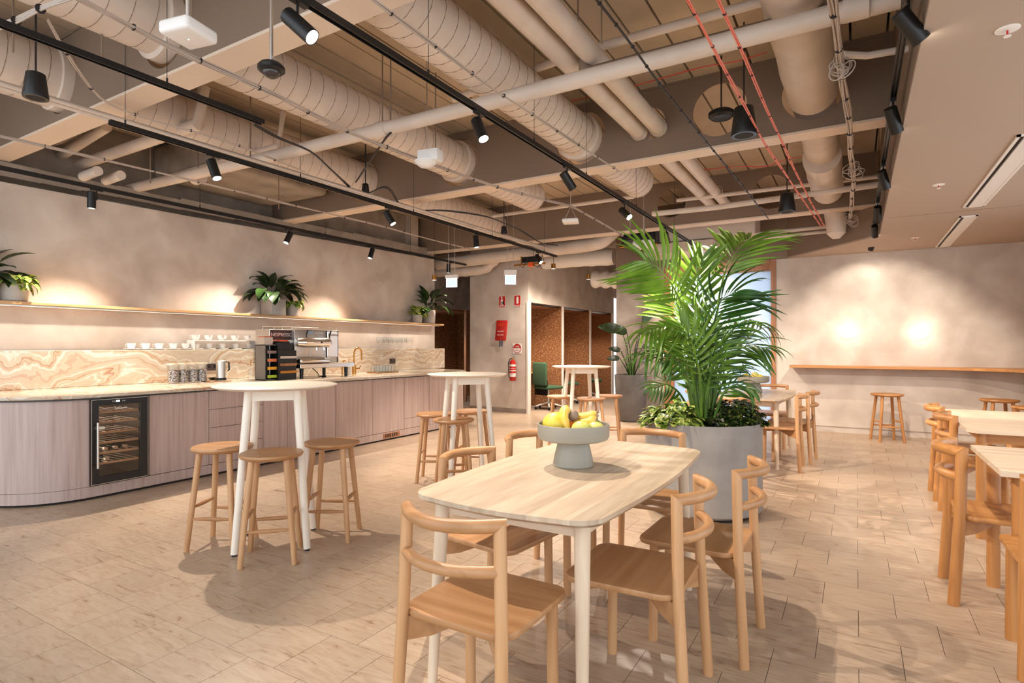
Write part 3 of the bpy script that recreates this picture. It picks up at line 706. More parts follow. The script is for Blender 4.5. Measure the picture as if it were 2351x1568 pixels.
def aim(Z, a, b, sgn, L=.165):
    r_ = (b[0]-a[0])*Z/F_; u = (a[1]-b[1])*Z/F_
    f = sgn*math.sqrt(max(L*L-r_*r_-u*u, .0004))
    return Vector((CT*r_-ST*f, ST*r_+CT*f, u))
for px, a, b, s, lb, pw in [
        (683, (662, 54), (726, 114), -1, 'lit spotlight at top centre left on the main track', .75),
        (1100, (1096, 284), (1115, 335), -1, 'lit spotlight straight above the fire signs on the main track', 1.0),
        (1302, (1297, 405), (1322, 438), 1, 'spotlight turned away above the exit sign on the main track', 1.9),
        (1434, (1425, 482), (1440, 505), -1, 'small lit spotlight left of the round beam hole', .9),
        (1530, (1533, 538), (1544, 555), 1, 'dark spotlight right of the projector', .6),
        (1590, (1588, 572), (1596, 590), 1, 'farthest spotlight of the main track above the palm', .8)]:
    t_ = (px-CX)/F_; X = -2.13; Z = X/(-ST+t_*CT); spot(lb, X, Z*(CT+t_*ST), aim(Z, a, b, s), pw)
for px, a, b, s, lb in [
        (490, (491, 380), (509, 425), -1, 'lit spotlight nearest on the second track'),
        (893, (888, 493), (907, 524), -1, 'lit spotlight in the middle of the second track'),
        (1097, (1099, 545), (1102, 573), -1, 'lit hanging spotlight above the left exit sign'),
        (1236, (1236, 594), (1246, 612), -1, 'lit spotlight at the far end of the second track')]:
    t_ = (px-CX)/F_; X = -4.45; Z = X/(-ST+t_*CT); spot(lb, X, Z*(CT+t_*ST), aim(Z, a, b, s), 1.8 if px > 1000 else 1.05)
for px, lb, pw, dy in [(222, 'black wall washer hanging over the left shelf end', 1.2, 0), (663, 'black wall washer above the potted lily', 1.3, -.5), (853, 'black wall washer right of the potted lily', 1.3, -.36), (1033, 'last black wall washer beside the exit sign', .5, 0)]:
    t_ = (px-CX)/F_; X = -6.4; Z = X/(-ST+t_*CT); spot(lb, X, Z*(CT+t_*ST), (-.03, dy, -1), 1.0*pw, 1.5, .75, grp='wall washer spotlights')
for Y, a, b, s, lb in [
        (3.1, (2086, 29), (2145, 93), .6, 'largest spotlight at the top right corner'),
        (4.34, (2053, 264), (2082, 314), 1, 'second spotlight down the ceiling edge'),
        (5.85, (2048, 398), (2069, 435), 1, 'third spotlight down the ceiling edge'),
        (7.3, (2025, 485), (2038, 512), 1, 'fourth spotlight down the ceiling edge'),
        (8.4, (2025, 529), (2038, 550), 1, 'fifth spotlight down the ceiling edge'),
        (9.5, (2021, 565), (2024, 586), 1, 'last spotlight down the ceiling edge')]:
    spot(lb, .2, Y, aim(Y/1.2, a, b, s), {3.1: .45, 4.34: .45, 5.85: .6, 7.3: .68, 8.4: .5, 9.5: .03}[Y])
# ================================================================ kitchen
CFX = -5.60
def outline(off=0.0, x_back=-6.75):
    "counter plan: straight front, rounded at both ends"
    f = CFX+off; r1 = .62+off
    a = arc((-6.2, 2.42), r1, -PI/2, 0, 10)
    b = arc((-6.2, 7.6), r1, 0, PI/2, 12)
    return [(x_back, 1.8-off)]+a+b+[(x_back, 8.45+off)]
# plinth and carcass are the continuous base under separate units
mb = MB(); mb.prism(outline(-.035, -6.95), 0, .03)
tag(mb.build('plinth_recess', 'dark', smooth=False), kind='structure', label='dark recessed base strip under the kitchen counter')
bend = thing('counter_end', 'curved timber end cabinet at the left of the kitchen counter', 'cabinet', (0, 0, 0), 0, 'kitchen cabinets')
def shell(pts, z0, z1, th=.018, inner=None):
    mb = MB(); n = len(pts); inn = []
    for i in range(n):
        a = Vector(pts[max(i-1, 0)]+(0,)); b = Vector(pts[min(i+1, n-1)]+(0,)); t = (b-a).normalized(); nn = Vector((-t.y, t.x, 0))
        inn.append((pts[i][0]+nn.x*th, pts[i][1]+nn.y*th))
    for i in range(n-1):
        p, q, u, v = pts[i], pts[i+1], inn[i], inn[i+1]
        mb.poly([(*p, z0), (*q, z0), (*q, z1), (*p, z1)]); mb.poly([(*u, z0), (*u, z1), (*v, z1), (*v, z0)])
        mb.poly([(*p, z1), (*q, z1), (*v, z1), (*u, z1)]); mb.poly([(*p, z0), (*u, z0), (*v, z0), (*q, z0)])
    bmesh.ops.remove_doubles(mb.bm, verts=mb.bm.verts, dist=1e-5)
    return mb
FRY0, FRY1 = yx(205, CFX), yx(338, CFX)
ptsL = [(-6.95, 1.8)]+arc((-6.2, 2.42), .62, -PI/2, 0, 12)+[(CFX+.02, FRY0-.004)]
ptsL = [(x-.02 if abs(x-(CFX+.02)) < .001 else x, y) for x, y in ptsL]
ptsL = [(-6.95, 1.8)]+arc((-6.2, 2.4), .6, -PI/2, 0, 12)+[(CFX, FRY0-.004)]
shell(ptsL, .115, .858).build('curved_panel', 'lam', bend)
ptsR = [(CFX, yx(985, CFX)+.003)]+arc((-6.2, 7.6), .6, 0, PI/2, 12)+[(-6.95, 8.2)]
rend = thing('counter_end', 'curved timber end cabinet at the far end of the kitchen counter', 'cabinet', (0, 0, 0), 0, 'kitchen cabinets')
shell(ptsR, .115, .858).build('curved_panel', 'lam', rend)
pk = shell([(-6.95, 1.8)]+arc((-6.2, 2.4), .6, -PI/2, 0, 12)+arc((-6.2, 7.6), .6, 0, PI/2, 12)+[(-6.95, 8.2)], .022, .112).build('kickboard', 'lam', None)
tag(pk, 'continuous timber kickboard along the kitchen cabinets', 'kickboard')
divs = [yx(v, CFX) for v in (342, 480, 604, 660, 771, 856, 928, 985)]
names = ['first timber cabinet door right of the wine fridge', 'drawer stack behind the nearest round bar table', 'narrow timber panel right of the drawer stack', 'timber cabinet door right of the nearest bar table leg', 'timber cabinet door above the floor grille, left half', 'timber cabinet door above the floor grille, right half', 'timber cabinet with low drawer near the far stools']
for k, (a, b) in enumerate(zip(divs, divs[1:])):
    t = thing('kitchen_cabinet', names[k], 'cabinet', (CFX, (a+b)/2, 0), 0, 'kitchen cabinets')
    h = (b-a)/2-.0028
    MB().box(-.60, -.022, -h, h, .115, .855).build('carcass', 'dark', t, smooth=False)
    if k == 1:
        zs = [.115, .30, .485, .67, .858]
        for z0, z1 in zip(zs, zs[1:]):
            dr = MB().box(-.019, 0, -h, h, z0+.002, z1-.002).bevel(.001, 1).build('drawer', 'lam', t, smooth=False)
            MB().box(-.01, .012, -.02-.02, .06-.02, z1-.007, z1-.001).build('pull', 'steel', dr, smooth=False)
    else:
        zb = .115
        if k == 6:
            dr = MB().box(-.019, 0, -h, h, .117, .26).build('drawer', 'lam', t, smooth=False); zb = .262
        dr = MB().box(-.019, 0, -h, h, zb+.002, .858).bevel(.001, 1).build('door', 'lam', t, smooth=False)
        if k in (0, 3, 4, 5):
            yy = h-.06 if k != 5 else -h+.06
            MB().box(-.01, .012, yy-.04, yy+.04, .852, .858).build('pull', 'steel', dr, smooth=False)
gy0, gy1 = yx(880, CFX), yx(917, CFX)
t = thing('floor_grille', 'small bronze grille in the kitchen kickboard', 'grille', (CFX+.002, (gy0+gy1)/2, 0))
hh = (gy1-gy0)/2
MB().box(0, .004, -hh, hh, .035, .10).build('frame', 'trim_wood', t, smooth=False)
for i in range(6): MB().box(.004, .006, -hh+.03+i*(2*hh-.06)/6, -hh+.02+(i+1)*(2*hh-.06)/6-.01, .048, .088).build('opening', 'dark', t, smooth=False)
# worktop
wt = thing('worktop', 'continuous veined onyx worktop with rounded ends', 'worktop')
mb = MB(); mb.prism(outline(.03, -6.75), .872, .90); mb.bevel(.004, 2, 60)
mb.build('slab', 'onyx', wt)
MB().prism(outline(.012, -6.75), .858, .872).build('shadow_strip', mat('shadow_strip_dark', '2E2C2E', .4), wt, smooth=False)  # dark colour stands in for shade and reflection below the slab edge
us = MB().box(-6.99, -6.75, 1.8, 8.79, .90, 1.27).bevel(.003, 1).build('upstand', 'onyx', None, smooth=False)
tag(us, 'tall veined onyx splashback with a ledge on top', 'splashback')
# wine fridge
fr = thing('wine_fridge', 'black glass door wine fridge built into the counter', 'wine fridge', (CFX, (FRY0+FRY1)/2, 0))
h = (FRY1-FRY0)/2
MB().box(-.58, -.56, -h, h, .115, .855).build('back_liner', 'steel', fr, smooth=False)
MB().box(-.58, 0, -h, -h+.012, .115, .855).box(-.58, 0, h-.012, h, .115, .855).box(-.58, 0, -h, h, .84, .855).box(-.58, 0, -h, h, .115, .13).build('housing', 'black', fr, smooth=False)
dr = MB().box(0, .03, -h+.006, -h+.06, .125, .853).box(0, .03, h-.075, h-.006, .125, .853).box(0, .03, -h+.06, h-.075, .125, .19).box(0, .03, -h+.06, h-.075, .80, .853).bevel(.002, 1).build('door', 'black', fr, smooth=False)
MB().box(.012, .018, -h+.06, h-.075, .19, .80).build('glass_pane', 'fridge_glass', dr, smooth=False)
MB().box(.0305, .0315, -h+.002, -h+.006, .125, .853).box(.0305, .0315, h-.010, h-.006, .125, .853).box(.0305, .0315, -h+.002, h-.006, .849, .853).box(.0305, .0315, -h+.002, h-.006, .125, .129).build('edge_trim', 'steel', dr, smooth=False)
MB().tube([(.07, -h+.035, .27), (.07, -h+.035, .66)], .009, 12).build('handle', 'steel', fr)
MB().box(.03, .075, -h+.03, -h+.085, .60, .625).build('lock_plate', 'steel', fr, smooth=False)
MB().box(.0305, .031, -.04, -.01, .822, .838).build('display', 'exit', dr, smooth=False)
for i in (-.07, -.055, .01, .025): MB().box(.0305, .031, i, i+.008, .826, .834).build('button', 'steel', dr, smooth=False)
text('lettering', 'LeCavist', .028, 'white', dr, (.0315, .0, .77), RX)
for i in range(6):
    z = .285+i*.0885
    sf = MB().box(-.03, -.008, -h+.03, h-.03, z, z+.017).build('shelf', 'birch_y', fr, smooth=False)
    mb = MB()
    for q in range(7): yq = -h+.05+q*(2*h-.1)/6; mb.box(-.5, -.03, yq-.002, yq+.002, z+.004, z+.008)
    mb.build('wire_rack', 'steel', sf, smooth=False)
bt = None
for i, (yy, z) in enumerate([(-.13, .338), (-.05, .338), (-.13, .263), (-.03, .338+.0), (.05, .413), (-.13, .413), (-.04, .413)][:6]):
    t = thing('wine_bottle', 'dark wine bottle lying neck outward on a fridge shelf', 'bottle', (CFX-.04, (FRY0+FRY1)/2+[-.17, -.09, -.17, -.01, .07, -.08][i], [.413, .413, .324, .413, .413, .324][i]), 0, 'bottles lying in the wine fridge')
    T = Matrix.Rotation(-PI/2, 4, 'Y')
    MB().lathe([(0, 0), (.016, 0), (.016, .09), (.036, .14), (.036, .32), (0, .32)], 18, mtx=T).build('body', mat('bottle_glass', '16201A', .15) if bt is None else bt, t)
    bt = bpy.data.materials['bottle_glass']
    MB().lathe([(0, -.004), (.0165, -.004), (.0165, .03), (0.0, .03)], 18, mtx=T).build('cap', 'steel', t)
FL = bpy.data.lights.new('fridge_fill_light', 'AREA'); FL.shape = 'RECTANGLE'; FL.size = .3; FL.size_y = .55; FL.energy = 3; FL.color = WARM  # unseen lamp added to brighten the fridge shelves
lo = bpy.data.objects.new('fridge_fill_light', FL); C.objects.link(lo); lo.parent = fr; lo.location = (-.2, -h+.02, .48); lo.rotation_euler = (PI/2, 0, 0)
# shelf
SX = -6.74
sh = MB().box(-7.0, SX, 1.0, 8.76, 1.705, 1.732).bevel(.002, 1).build('wall_shelf', 'shelf_y', None, smooth=False)
tag(sh, 'long thin timber shelf on the kitchen wall', 'shelf')
# light channel under the shelf front, its lip shades the upper wall
lc = thing('shelf_light', 'slim light channel hidden under the timber wall shelf', 'strip light', (-6.79, 4.9, 1.705))
MB().box(-.016, -.013, -3.8, 3.8, -.014, 0).box(-.016, .016, -3.8, 3.8, -.002, 0).box(.013, .016, -3.8, 3.8, -.014, 0).build('channel', 'steel', lc, smooth=False)
L = bpy.data.lights.new('strip_beam', 'AREA'); L.shape = 'RECTANGLE'; L.size = .002; L.size_y = 7.5; L.energy = 15; L.color = WARM
lo = bpy.data.objects.new('strip_beam', L); C.objects.link(lo); lo.parent = lc; lo.location = (0, 0, -.003)
# ---- plants
def leaf(mb, p, d, up, L, W, droop=.4, n=6, fold=.25, tip=1.0, wav=0):
    "one leaf blade starting at p, heading d"
    p = Vector(p); d = Vector(d).normalized(); up = Vector(up); up = (up-d*up.dot(d))
    if up.length < .05: up = Vector((1, 0, 0)).cross(d)
    up.normalize(); s = d.cross(up).normalized(); rows = []
    for i in range(n+1):
        u = i/n; wd = W*.5*(math.sin(PI*min(1, u**.75*1.0))**.8 if 0 < u < 1 else 0)
        c = p.copy(); wv = up*fold*wd
        if i in (0, n): rows.append([mb.bm.verts.new(c)])
        else: rows.append([mb.bm.verts.new(c+s*wd+wv+up*wav*math.sin(i*2.3)*W), mb.bm.verts.new(c), mb.bm.verts.new(c-s*wd+wv)])
        ang = droop/n*(1+.4*u)
        dd = d*math.cos(ang)-up*math.sin(ang); up = up*math.cos(ang)+d*math.sin(ang); d = dd
        p = p+d*(L/n)
    for a, b in zip(rows, rows[1:]):
        if len(a) == 1: mb.bm.faces.new((a[0], b[0], b[1])); mb.bm.faces.new((a[0], b[1], b[2]))
        elif len(b) == 1: mb.bm.faces.new((a[0], b[0], a[1])); mb.bm.faces.new((a[1], b[0], a[2]))
        else:
            mb.bm.faces.new((a[0], b[0], b[1], a[1])); mb.bm.faces.new((a[1], b[1], b[2], a[2]))
def pot(t, r, h, m='pot', tap=.88, soil=True):
    MB().lathe([(0, 0), (r*tap-.012, 0), (r*tap, .012), (r, h), (r-.009, h), (r-.012, h-.03), (0, h-.03)], 32).build('pot', m, t)
    MB().lathe([(0, h-.022), (r-.011, h-.022), (r-.011, h-.029)], 24).build('soil', 'soil', t)
def lily(name, lb, loc, pr, ph, n, L, W, seed, m='leaf_dark', rise=.9, var=False, box=False):
    rr = random.Random(seed)
    t = thing(name, lb, 'plant', loc, 0, 'potted plants on the kitchen shelf')
    if box: 
        MB().box(-pr, pr, -pr, pr, 0, ph).bevel(.008, 2).build('pot', 'pot', t); MB().box(-pr+.01, pr-.01, -pr+.01, pr-.01, ph, ph+.004).build('soil', 'soil', t)
    else: pot(t, pr, ph)
    for i in range(n):
        a = 2*PI*i/n*2.4+rr.uniform(-.3, .3); el = rr.uniform(.25, 1.3)*rise
        d = Vector((math.cos(a)*math.cos(el)*.75+.12, math.sin(a)*math.cos(el), math.sin(el)))
        b = Vector((math.cos(a)*pr*.35, math.sin(a)*pr*.35, ph-.01)); st = L*rr.uniform(.45, .9)
        e = b+d*st
        if loc[0]+e.x < -6.93: e.x = -6.93-loc[0]+rr.uniform(0, .03)
        mid = (b+e)/2+Vector((0, 0, .02))
        lf = MB(); lf.tube([b, mid, e], [.004, .0035, .002], 5)
        dd = (e-mid).normalized(); dd.z -= .25
        if dd.x < 0: dd.x *= .2
        leaf(lf, e-dd*.01, dd, (0, 0, 1), L*rr.uniform(.75, 1.15), W*rr.uniform(.8, 1.15), rr.uniform(.5, 1.3))
        for v in lf.bm.verts: v.co.x = max(v.co.x, -6.985-loc[0]+abs(v.co.z)*.01)
        lf.build('leaf', m, t, fix=False)
    return t
SZ = 1.732
def onshelf(x, X=-6.86): return (X, yx(x, X), SZ)
lily('peace_lily', 'broad leaved plant cut by the left edge on the shelf', onshelf(-48), .10, .17, 16, .26, .13, 3)
lily('pothos_plant', 'bright variegated plant in a round pot at the left shelf end', onshelf(32), .115, .165, 34, .13, .085, 5, 'leaf_var', .8)
lily('peace_lily', 'large dark lily in the square pot mid shelf', onshelf(628), .115, .23, 36, .30, .15, 8, box=True)
lily('pothos_plant', 'small variegated plant tucked right of the square pot', onshelf(672), .095, .17, 26, .11, .08, 12, 'leaf_var', .7)
lily('pothos_plant', 'small bushy variegated plant at the far shelf end', onshelf(958), .095, .15, 50, .14, .09, 21, 'leaf_var', 1.1)
lily('peace_lily', 'tall curly dark plant at the far shelf end', onshelf(986), .118, .25, 20, .33, .15, 26, rise=1.15)
# ---- things on the splashback ledge and worktop
LZ = 1.27
def cup(t_name, lb, loc, grp, saucer=True, s=1.0):
    t = thing(t_name, lb, 'cup', loc, R.uniform(0, 6), grp)
    z = .012 if saucer else 0
    if saucer: MB().lathe([(0, 0), (.04, 0), (.075, .012), (.074, .016), (.04, .005), (0, .005)], 24).build('saucer', 'white', t)
    MB().lathe([(0, z), (.022*s, z), (.036*s, z+.02), (.043*s, z+.062), (.040*s, z+.062), (.033*s, z+.022), (0, z+.006)], 24).build('bowl', 'white', t)
    MB().tube([(.040*s, 0, z+.05), (.062*s, 0, z+.045), (.060*s, 0, z+.022), (.036*s, 0, z+.02)], .004, 6).build('handle', 'white', t)
    return t
xs = [301, 334, 365, 397, 426]
c0 = None
for i, x in enumerate(xs):
    loc = (-6.87, yx(x, -6.87), LZ)
    lb = 'white cup on saucer in the low row left of the capsule rack, '+['first from left', 'second from left', 'third from left', 'fourth from left', 'fifth from left'][i]
    c0 = cup('coffee_cup', lb, loc, 'cups on saucers along the splashback ledge') if c0 is None else c0
    if i: dup(c0, loc, R.uniform(0, 6), lb)
y0, y1 = yx(438, -6.87), yx(582, -6.87)
t = thing('riser_shelf', 'low white riser shelf on the splashback ledge', 'shelf', (-6.87, (y0+y1)/2, LZ)); h = (y1-y0)/2
MB().box(-.08, .08, -h, h, .105, .117).build('top', 'white', t, smooth=False)
for s in (-1, 1): MB().box(-.08, .08, s*h-.006, s*h+.006, 0, .105).build('side', 'white', t, smooth=False)
c1 = None
for i, x in enumerate([451, 480, 510, 541, 571]):
    loc = (-6.86, yx(x, -6.86), LZ); ord_ = ['first', 'second', 'third', 'fourth', 'fifth'][i]
    dup(c0, loc, R.uniform(0, 6), f'white cup on saucer under the riser shelf, {ord_} from left')
    lb = f'white mug on top of the riser shelf, {ord_} from left'
    loc = (-6.86, yx(x-2, -6.86), LZ+.117)
    if c1 is None: c1 = cup('coffee_mug', lb, loc, 'mugs on the riser shelf', False, 1.15)
    else: dup(c1, loc, R.uniform(0, 6), lb)
# canisters
W0 = .90
rnd = ['leftmost', 'second from left', 'third from left', 'rightmost']
cc = None
for i, x in enumerate([398, 421, 443, 463]):
    X = -6.45; loc = (X, yx(x, X), W0); lb = f'glass storage jar with wooden lid, {rnd[i]} of four'
    if cc is None:
        cc = thing('storage_jar', lb, 'jar', loc, 0, 'glass storage jars')
        MB().lathe([(0, 0), (.055, 0), (.056, .01), (.056, .205), (.05, .21), (.05, .205), (.053, .2), (.053, .01), (0, .008)], 24).build('glass', 'glass', cc)
        MB().lathe([(0, .01), (.051, .01), (.051, .14), (0, .155)], 24).build('contents', 'jar_mix', cc)
        MB().lathe([(0, .205), (.058, .205), (.058, .222), (0, .222)], 24).build('lid', 'birch_x', cc)
    else: dup(cc, loc, 0, lb)
X = -6.4; t = thing('serving_tray', 'small timber tray under the coffee plunger', 'tray', (X, yx(497, X), W0))
MB().box(-.09, .09, -.13, .13, 0, .012).bevel(.004, 1).build('board', 'oak_y', t)
X = -6.38; t = thing('coffee_plunger', 'steel and glass coffee plunger with dark handle', 'coffee plunger', (X, yx(507, X), W0+.012))
MB().lathe([(0, 0), (.058, 0), (.058, .03), (0, .03)], 24).build('base', 'black', t)
MB().lathe([(0, .03), (.05, .03), (.052, .2), (0, .2)], 24).build('glass_body', 'steel', t)
MB().lathe([(0, .2), (.053, .2), (.053, .225), (.02, .24), (0, .24)], 24).build('lid', 'steel', t)
MB().tube([(0, .05, .215), (0, .1, .21), (0, .105, .12), (0, .09, .11)], .009, 8).build('handle', 'black', t)
X = -6.52; t = thing('espresso_spoon_dish', 'dark small bowl beside the coffee plunger', 'bowl', (X, yx(488, X), W0+.0121))
MB().lathe([(0, 0), (.03, 0), (.05, .03), (.047, .03), (.028, .005), (0, .005)], 20).build('dish', 'black', t)
for k, (x, z, lb) in enumerate([(486, 1.06, 'dark power outlet behind the glass jars'), (901, 1.06, 'dark power outlet behind the drinking glasses')]):
    t = thing('power_outlet', lb, 'outlet', (-6.749, yx(x, -6.749), z), 0, 'splashback outlets')
    MB().box(0, .008, -.07, .07, -.045, .045).bevel(.003, 1).build('plate', mat('outlet_dark%d' % k, '4A3B38', .4), t)
    for s in (-.035, .035): MB().box(.008, .010, s-.012, s+.012, -.015, .02).build('socket', 'black', t, smooth=False)
def bottle(lb, x, X, m='glass', cap='brass'):
    t = thing('soap_bottle', lb, 'soap bottle', (X, yx(x, X), W0), 0)
    MB().lathe([(0, 0), (.034, 0), (.036, .01), (.036, .12), (.012, .15), (.012, .165), (0, .165)], 24).build('bottle', m, t)
    MB().tube([(0, 0, .165), (0, 0, .215), (0, .05, .215)], .006, 8).build('pump', cap, t)
bottle('clear ribbed soap bottle with brass pump left of the capsule rack', 576, -6.35)
bottle('white soap bottle with brass pump beside the tap', 801, -6.3, 'white')
# capsule rack
X = -6.25; ya, yb = yx(588, X), yx(637, X)
t = thing('capsule_rack', 'grey rack of coloured coffee capsule trays', 'rack', (X, (ya+yb)/2, W0)); h = (yb-ya)/2
MB().box(-.02, .17, -h, -h+.008, 0, .43).box(-.02, -.012, -h, h, 0, .43).box(-.02, .17, -h, h, .42, .43).box(-.02, .17, -h, h, 0, .01).build('frame', mat('rack_grey', '7D756D', .4), t, smooth=False)
rc = ['B9D62E', 'E2A52A', 'D9784A', '8C7474']
for i in range(4):
    z = .03+i*.098
    MB().box(-.01, .2, -h+.012, h-.004, z, z+.004).box(-.01, .2, -h+.012, -h+.016, z, z+.05).box(-.01, .2, h-.008, h-.004, z, z+.03).build('tray', 'black', t, smooth=False)
    MB().box(.2, .205, -h+.012, h-.004, z-.002, z+.034).build('label_strip', mat('tray_strip%d' % i, rc[i], .4), t, smooth=False)
    mb = MB()
    for a in range(4):
        for b in range(3): mb.lathe([(0, 0), (.014, 0), (.018, .022), (0, .024)], 10, (.02+a*.045, -h+.05+b*(2*h-.09)/2, z+.004))
    tag(mb.build('capsules', 'steel', t), kind='stuff')
t = thing('capsule_box', 'small steel box of capsules on top of the rack', 'box', (X, (ya+yb)/2-.04, W0+.43))
MB().box(0, .14, -.1, .02, 0, .09).build('box', 'steel', t, smooth=False); MB().box(.01, .13, -.09, .01, .09, .1).build('contents', 'orange', t, smooth=False)
t = thing('capsule_tower', 'black stepped tower of dark capsule boxes', 'display rack', (X+.12, yx(655, X+.12)-.05, W0))
MB().box(-.02, .12, -.14, .12, 0, .36).build('lower_block', 'black', t, smooth=False); MB().box(-.02, .08, -.12, .10, .36, .45).build('middle_block', 'black', t, smooth=False)
MB().box(-.02, .05, -.1, .08, .45, .47).build('upper_block', 'black', t, smooth=False); MB().box(-.01, .06, -.07, .05, .47, .485).build('capsule_strip', 'orange', t, smooth=False)
for z, m in ((.08, 'brass'), (.17, 'trim_wood'), (.26, 'steel')): MB().box(.12, .13, -.12, .12, z, z+.03).build('tray_edge', m, t, smooth=False)
# coffee machine
X = -6.28; ya, yb = yx(676, X+.16), yx(777, X+.16)
t = thing('coffee_machine', 'large steel twin panel coffee machine on black legs', 'coffee machine', (X, (ya+yb)/2, W0)); h = (yb-ya)/2; dz = .13
MB().box(-.28, .16, -h, h, dz+.06, dz+.50).bevel(.008, 2).build('body', 'steel', t)
MB().box(-.28, .30, -h-.02, h+.16, dz, dz+.055).bevel(.004, 1).build('drip_tray', 'chrome', t)
MB().box(.16, .28, -h, .14, dz+.055, dz+.13).bevel(.03, 3).build('grate_housing', 'chrome', t)
MB().box(.16, .17, .16, h-.02, dz+.14, dz+.47).bevel(.003, 1).build('right_panel', 'chrome', t)
MB().box(.161, .165, .148, .158, dz+.06, dz+.49).box(.161, .165, h-.016, h-.008, dz+.06, dz+.49).build('panel_gap', 'black', t, smooth=False)
mb = MB(); mb.tube([(.2, -h+.02, dz+.33), (.24, -h+.08, dz+.33), (.24, .1, dz+.33), (.2, .15, dz+.33)], [.05, .065, .065, .05], 20, up=(0, 0, 1)); mb.build('group_head', 'chrome', t)
for i in range(7): MB().lathe([(0, 0), (.012, 0), (.012, .006), (0, .006)], 12, mtx=Matrix.Translation((.302, -.17+i*.04, dz+.33)) @ Matrix.Rotation(PI/2, 4, 'Y')).build('button', 'black' if i == 3 else 'steel', t)
for r_ in range(2):
    for i in range(4): MB().lathe([(0, 0), (.010, 0), (.010, .004), (0, .004)], 12, mtx=Matrix.Translation((.16, -.02+i*.03, dz+.455-r_*.035)) @ Matrix.Rotation(PI/2, 4, 'Y')).build('button', 'white', t)
MB().box(.16, .163, -.17, -.07, dz+.44, dz+.475).build('display', mat('display_blue', '9DBBD6', .3), t, smooth=False)
for y_ in (-.21, .17): MB().tube([(.2, y_, dz+.28), (.2, y_, dz+.44)], .008, 8).tube([(.2, y_, dz+.43), (.22, y_+.01, dz+.49)], .011, 8).build('steam_lever', 'black', t)
for y_ in (-.07, .05): MB().tube([(.23, y_, dz+.27), (.23, y_, dz+.23)], .012, 10).build('spout', 'chrome', t)
MB().tube([(.24, -.19, dz+.27), (.25, -.19, dz+.14)], .006, 8).build('steam_wand', 'steel', t)
for x_ in (-.22, .22):
    for y_ in (-h+.06, h+.08): MB().lathe([(0, 0), (.022, 0), (.026, .13), (0, .13)], 14, (x_, y_, 0)).build('leg', 'black', t)
MB().tube([(-.25, -h, dz+.5), (-.25, -h, dz+.54), (-.25, h, dz+.54), (-.25, h, dz+.5)], .005, 6).tube([(.12, -h, dz+.5), (.12, -h, dz+.54), (.12, h, dz+.54), (.12, h, dz+.5)], .005, 6).build('cup_rail', 'chrome', t)
text('lettering', 'NESPRESSO', .035, 'beam', t, (.172, .27, dz+.43), RX)
MB().tube([(0, .05, .12), (.05, .1, .05), (.0, .16, .004), (.1, .2, .006)], .006, 6).build('power_cord', 'black_cable', t)
MX = -6.26; ya2, yb2 = yx(619, MX+.08), yx(672, MX+.08)
t = thing('milk_unit', 'dark fronted beverage unit left of the coffee machine', 'coffee unit', (MX, (ya2+yb2)/2, W0)); h2 = (yb2-ya2)/2
MB().box(-.2, .08, -h2, h2, 0, .62).bevel(.006, 1).build('body', 'steel', t)
MB().box(.08, .086, -h2+.004, h2-.02, .49, .615).build('header_panel', mat('header_brown', '40282A', .4), t, smooth=False)
text('lettering', 'NESPRESSO', .062, 'white', t, (.088, 0, .553), RX)
MB().tube([(-.1, -h2+.03, .62), (-.1, -h2+.03, .66), (-.1, h2-.02, .66), (-.1, h2-.02, .62)], .005, 6).build('cup_rail', 'chrome', t)
# tap, glasses
X = -6.35; t = thing('kitchen_tap', 'tall brass gooseneck tap right of the coffee machine', 'tap', (X, yx(813, X), W0))
MB().lathe([(0, 0), (.028, 0), (.028, .13), (.014, .14), (0, .14)], 20).build('base', 'brass', t)
pts = [(0, 0, .13), (0, 0, .30)]+[(0, .075-.075*math.cos(a), .30+.085*math.sin(a)) for a in [PI*i/12 for i in range(1, 12)]]+[(0, .15, .30), (0, .15, .2)]
MB().tube(pts, .0125, 12).build('neck', 'brass', t)
MB().tube([(0, 0, .08), (0, .1, .08)], .013, 10).tube([(0, .1, .08), (.0, .13, .12)], .006, 8).build('lever', 'brass', t)
t = thing('filter_tap', 'small brass filter tap close to the coffee machine', 'tap', (X-.05, yx(786, X-.05), W0))
MB().tube([(0, 0, 0), (0, 0, .17), (0, .02, .2), (0, .05, .19)], .013, 12).build('neck', 'brass', t)
X = -6.35; yg0, yg1 = yx(855, X), yx(902, X)
t = thing('glass_tray', 'brass tray carrying upturned drinking glasses', 'tray', (X, (yg0+yg1)/2, W0)); h = (yg1-yg0)/2
MB().box(-.12, .12, -h, h, 0, .014).bevel(.004, 1).build('tray', 'brass', t)
g0 = None; k = 0
for a in range(2):
    for b in range(6):
        loc = (X-.05+a*.1, yg0+.06+b*(2*h-.12)/5, W0+.014)
        if g0 is None:
            g0 = tag(MB().lathe([(0, .1), (.03, .1), (.036, 0), (.034, 0), (.028, .096), (0, .096)], 18).build('drinking_glass', 'glass', None, loc=loc), 'clear upturned tumbler on the brass tray', 'glass', 'tumblers on the brass tray')
        else:
            o = g0.copy(); C.objects.link(o); o.location = loc
w0 = None
for a in range(2):
    for b in range(7):
        loc = (-6.93+a*.1, yx(871, -6.9)+b*.115+a*.05, LZ)
        if w0 is None:
            w0 = tag(MB().lathe([(0, 0), (.034, 0), (.034, .002), (.004, .006), (.004, .085), (.02, .1), (.036, .135), (.03, .19), (.029, .19), (.034, .135), (.018, .104), (0, .098)], 18).build('wine_glass', 'glass', None, loc=loc), 'clear stemmed wine glass on the splashback ledge', 'glass', 'wine glasses on the splashback ledge')
        else:
            o = w0.copy(); C.objects.link(o); o.location = loc
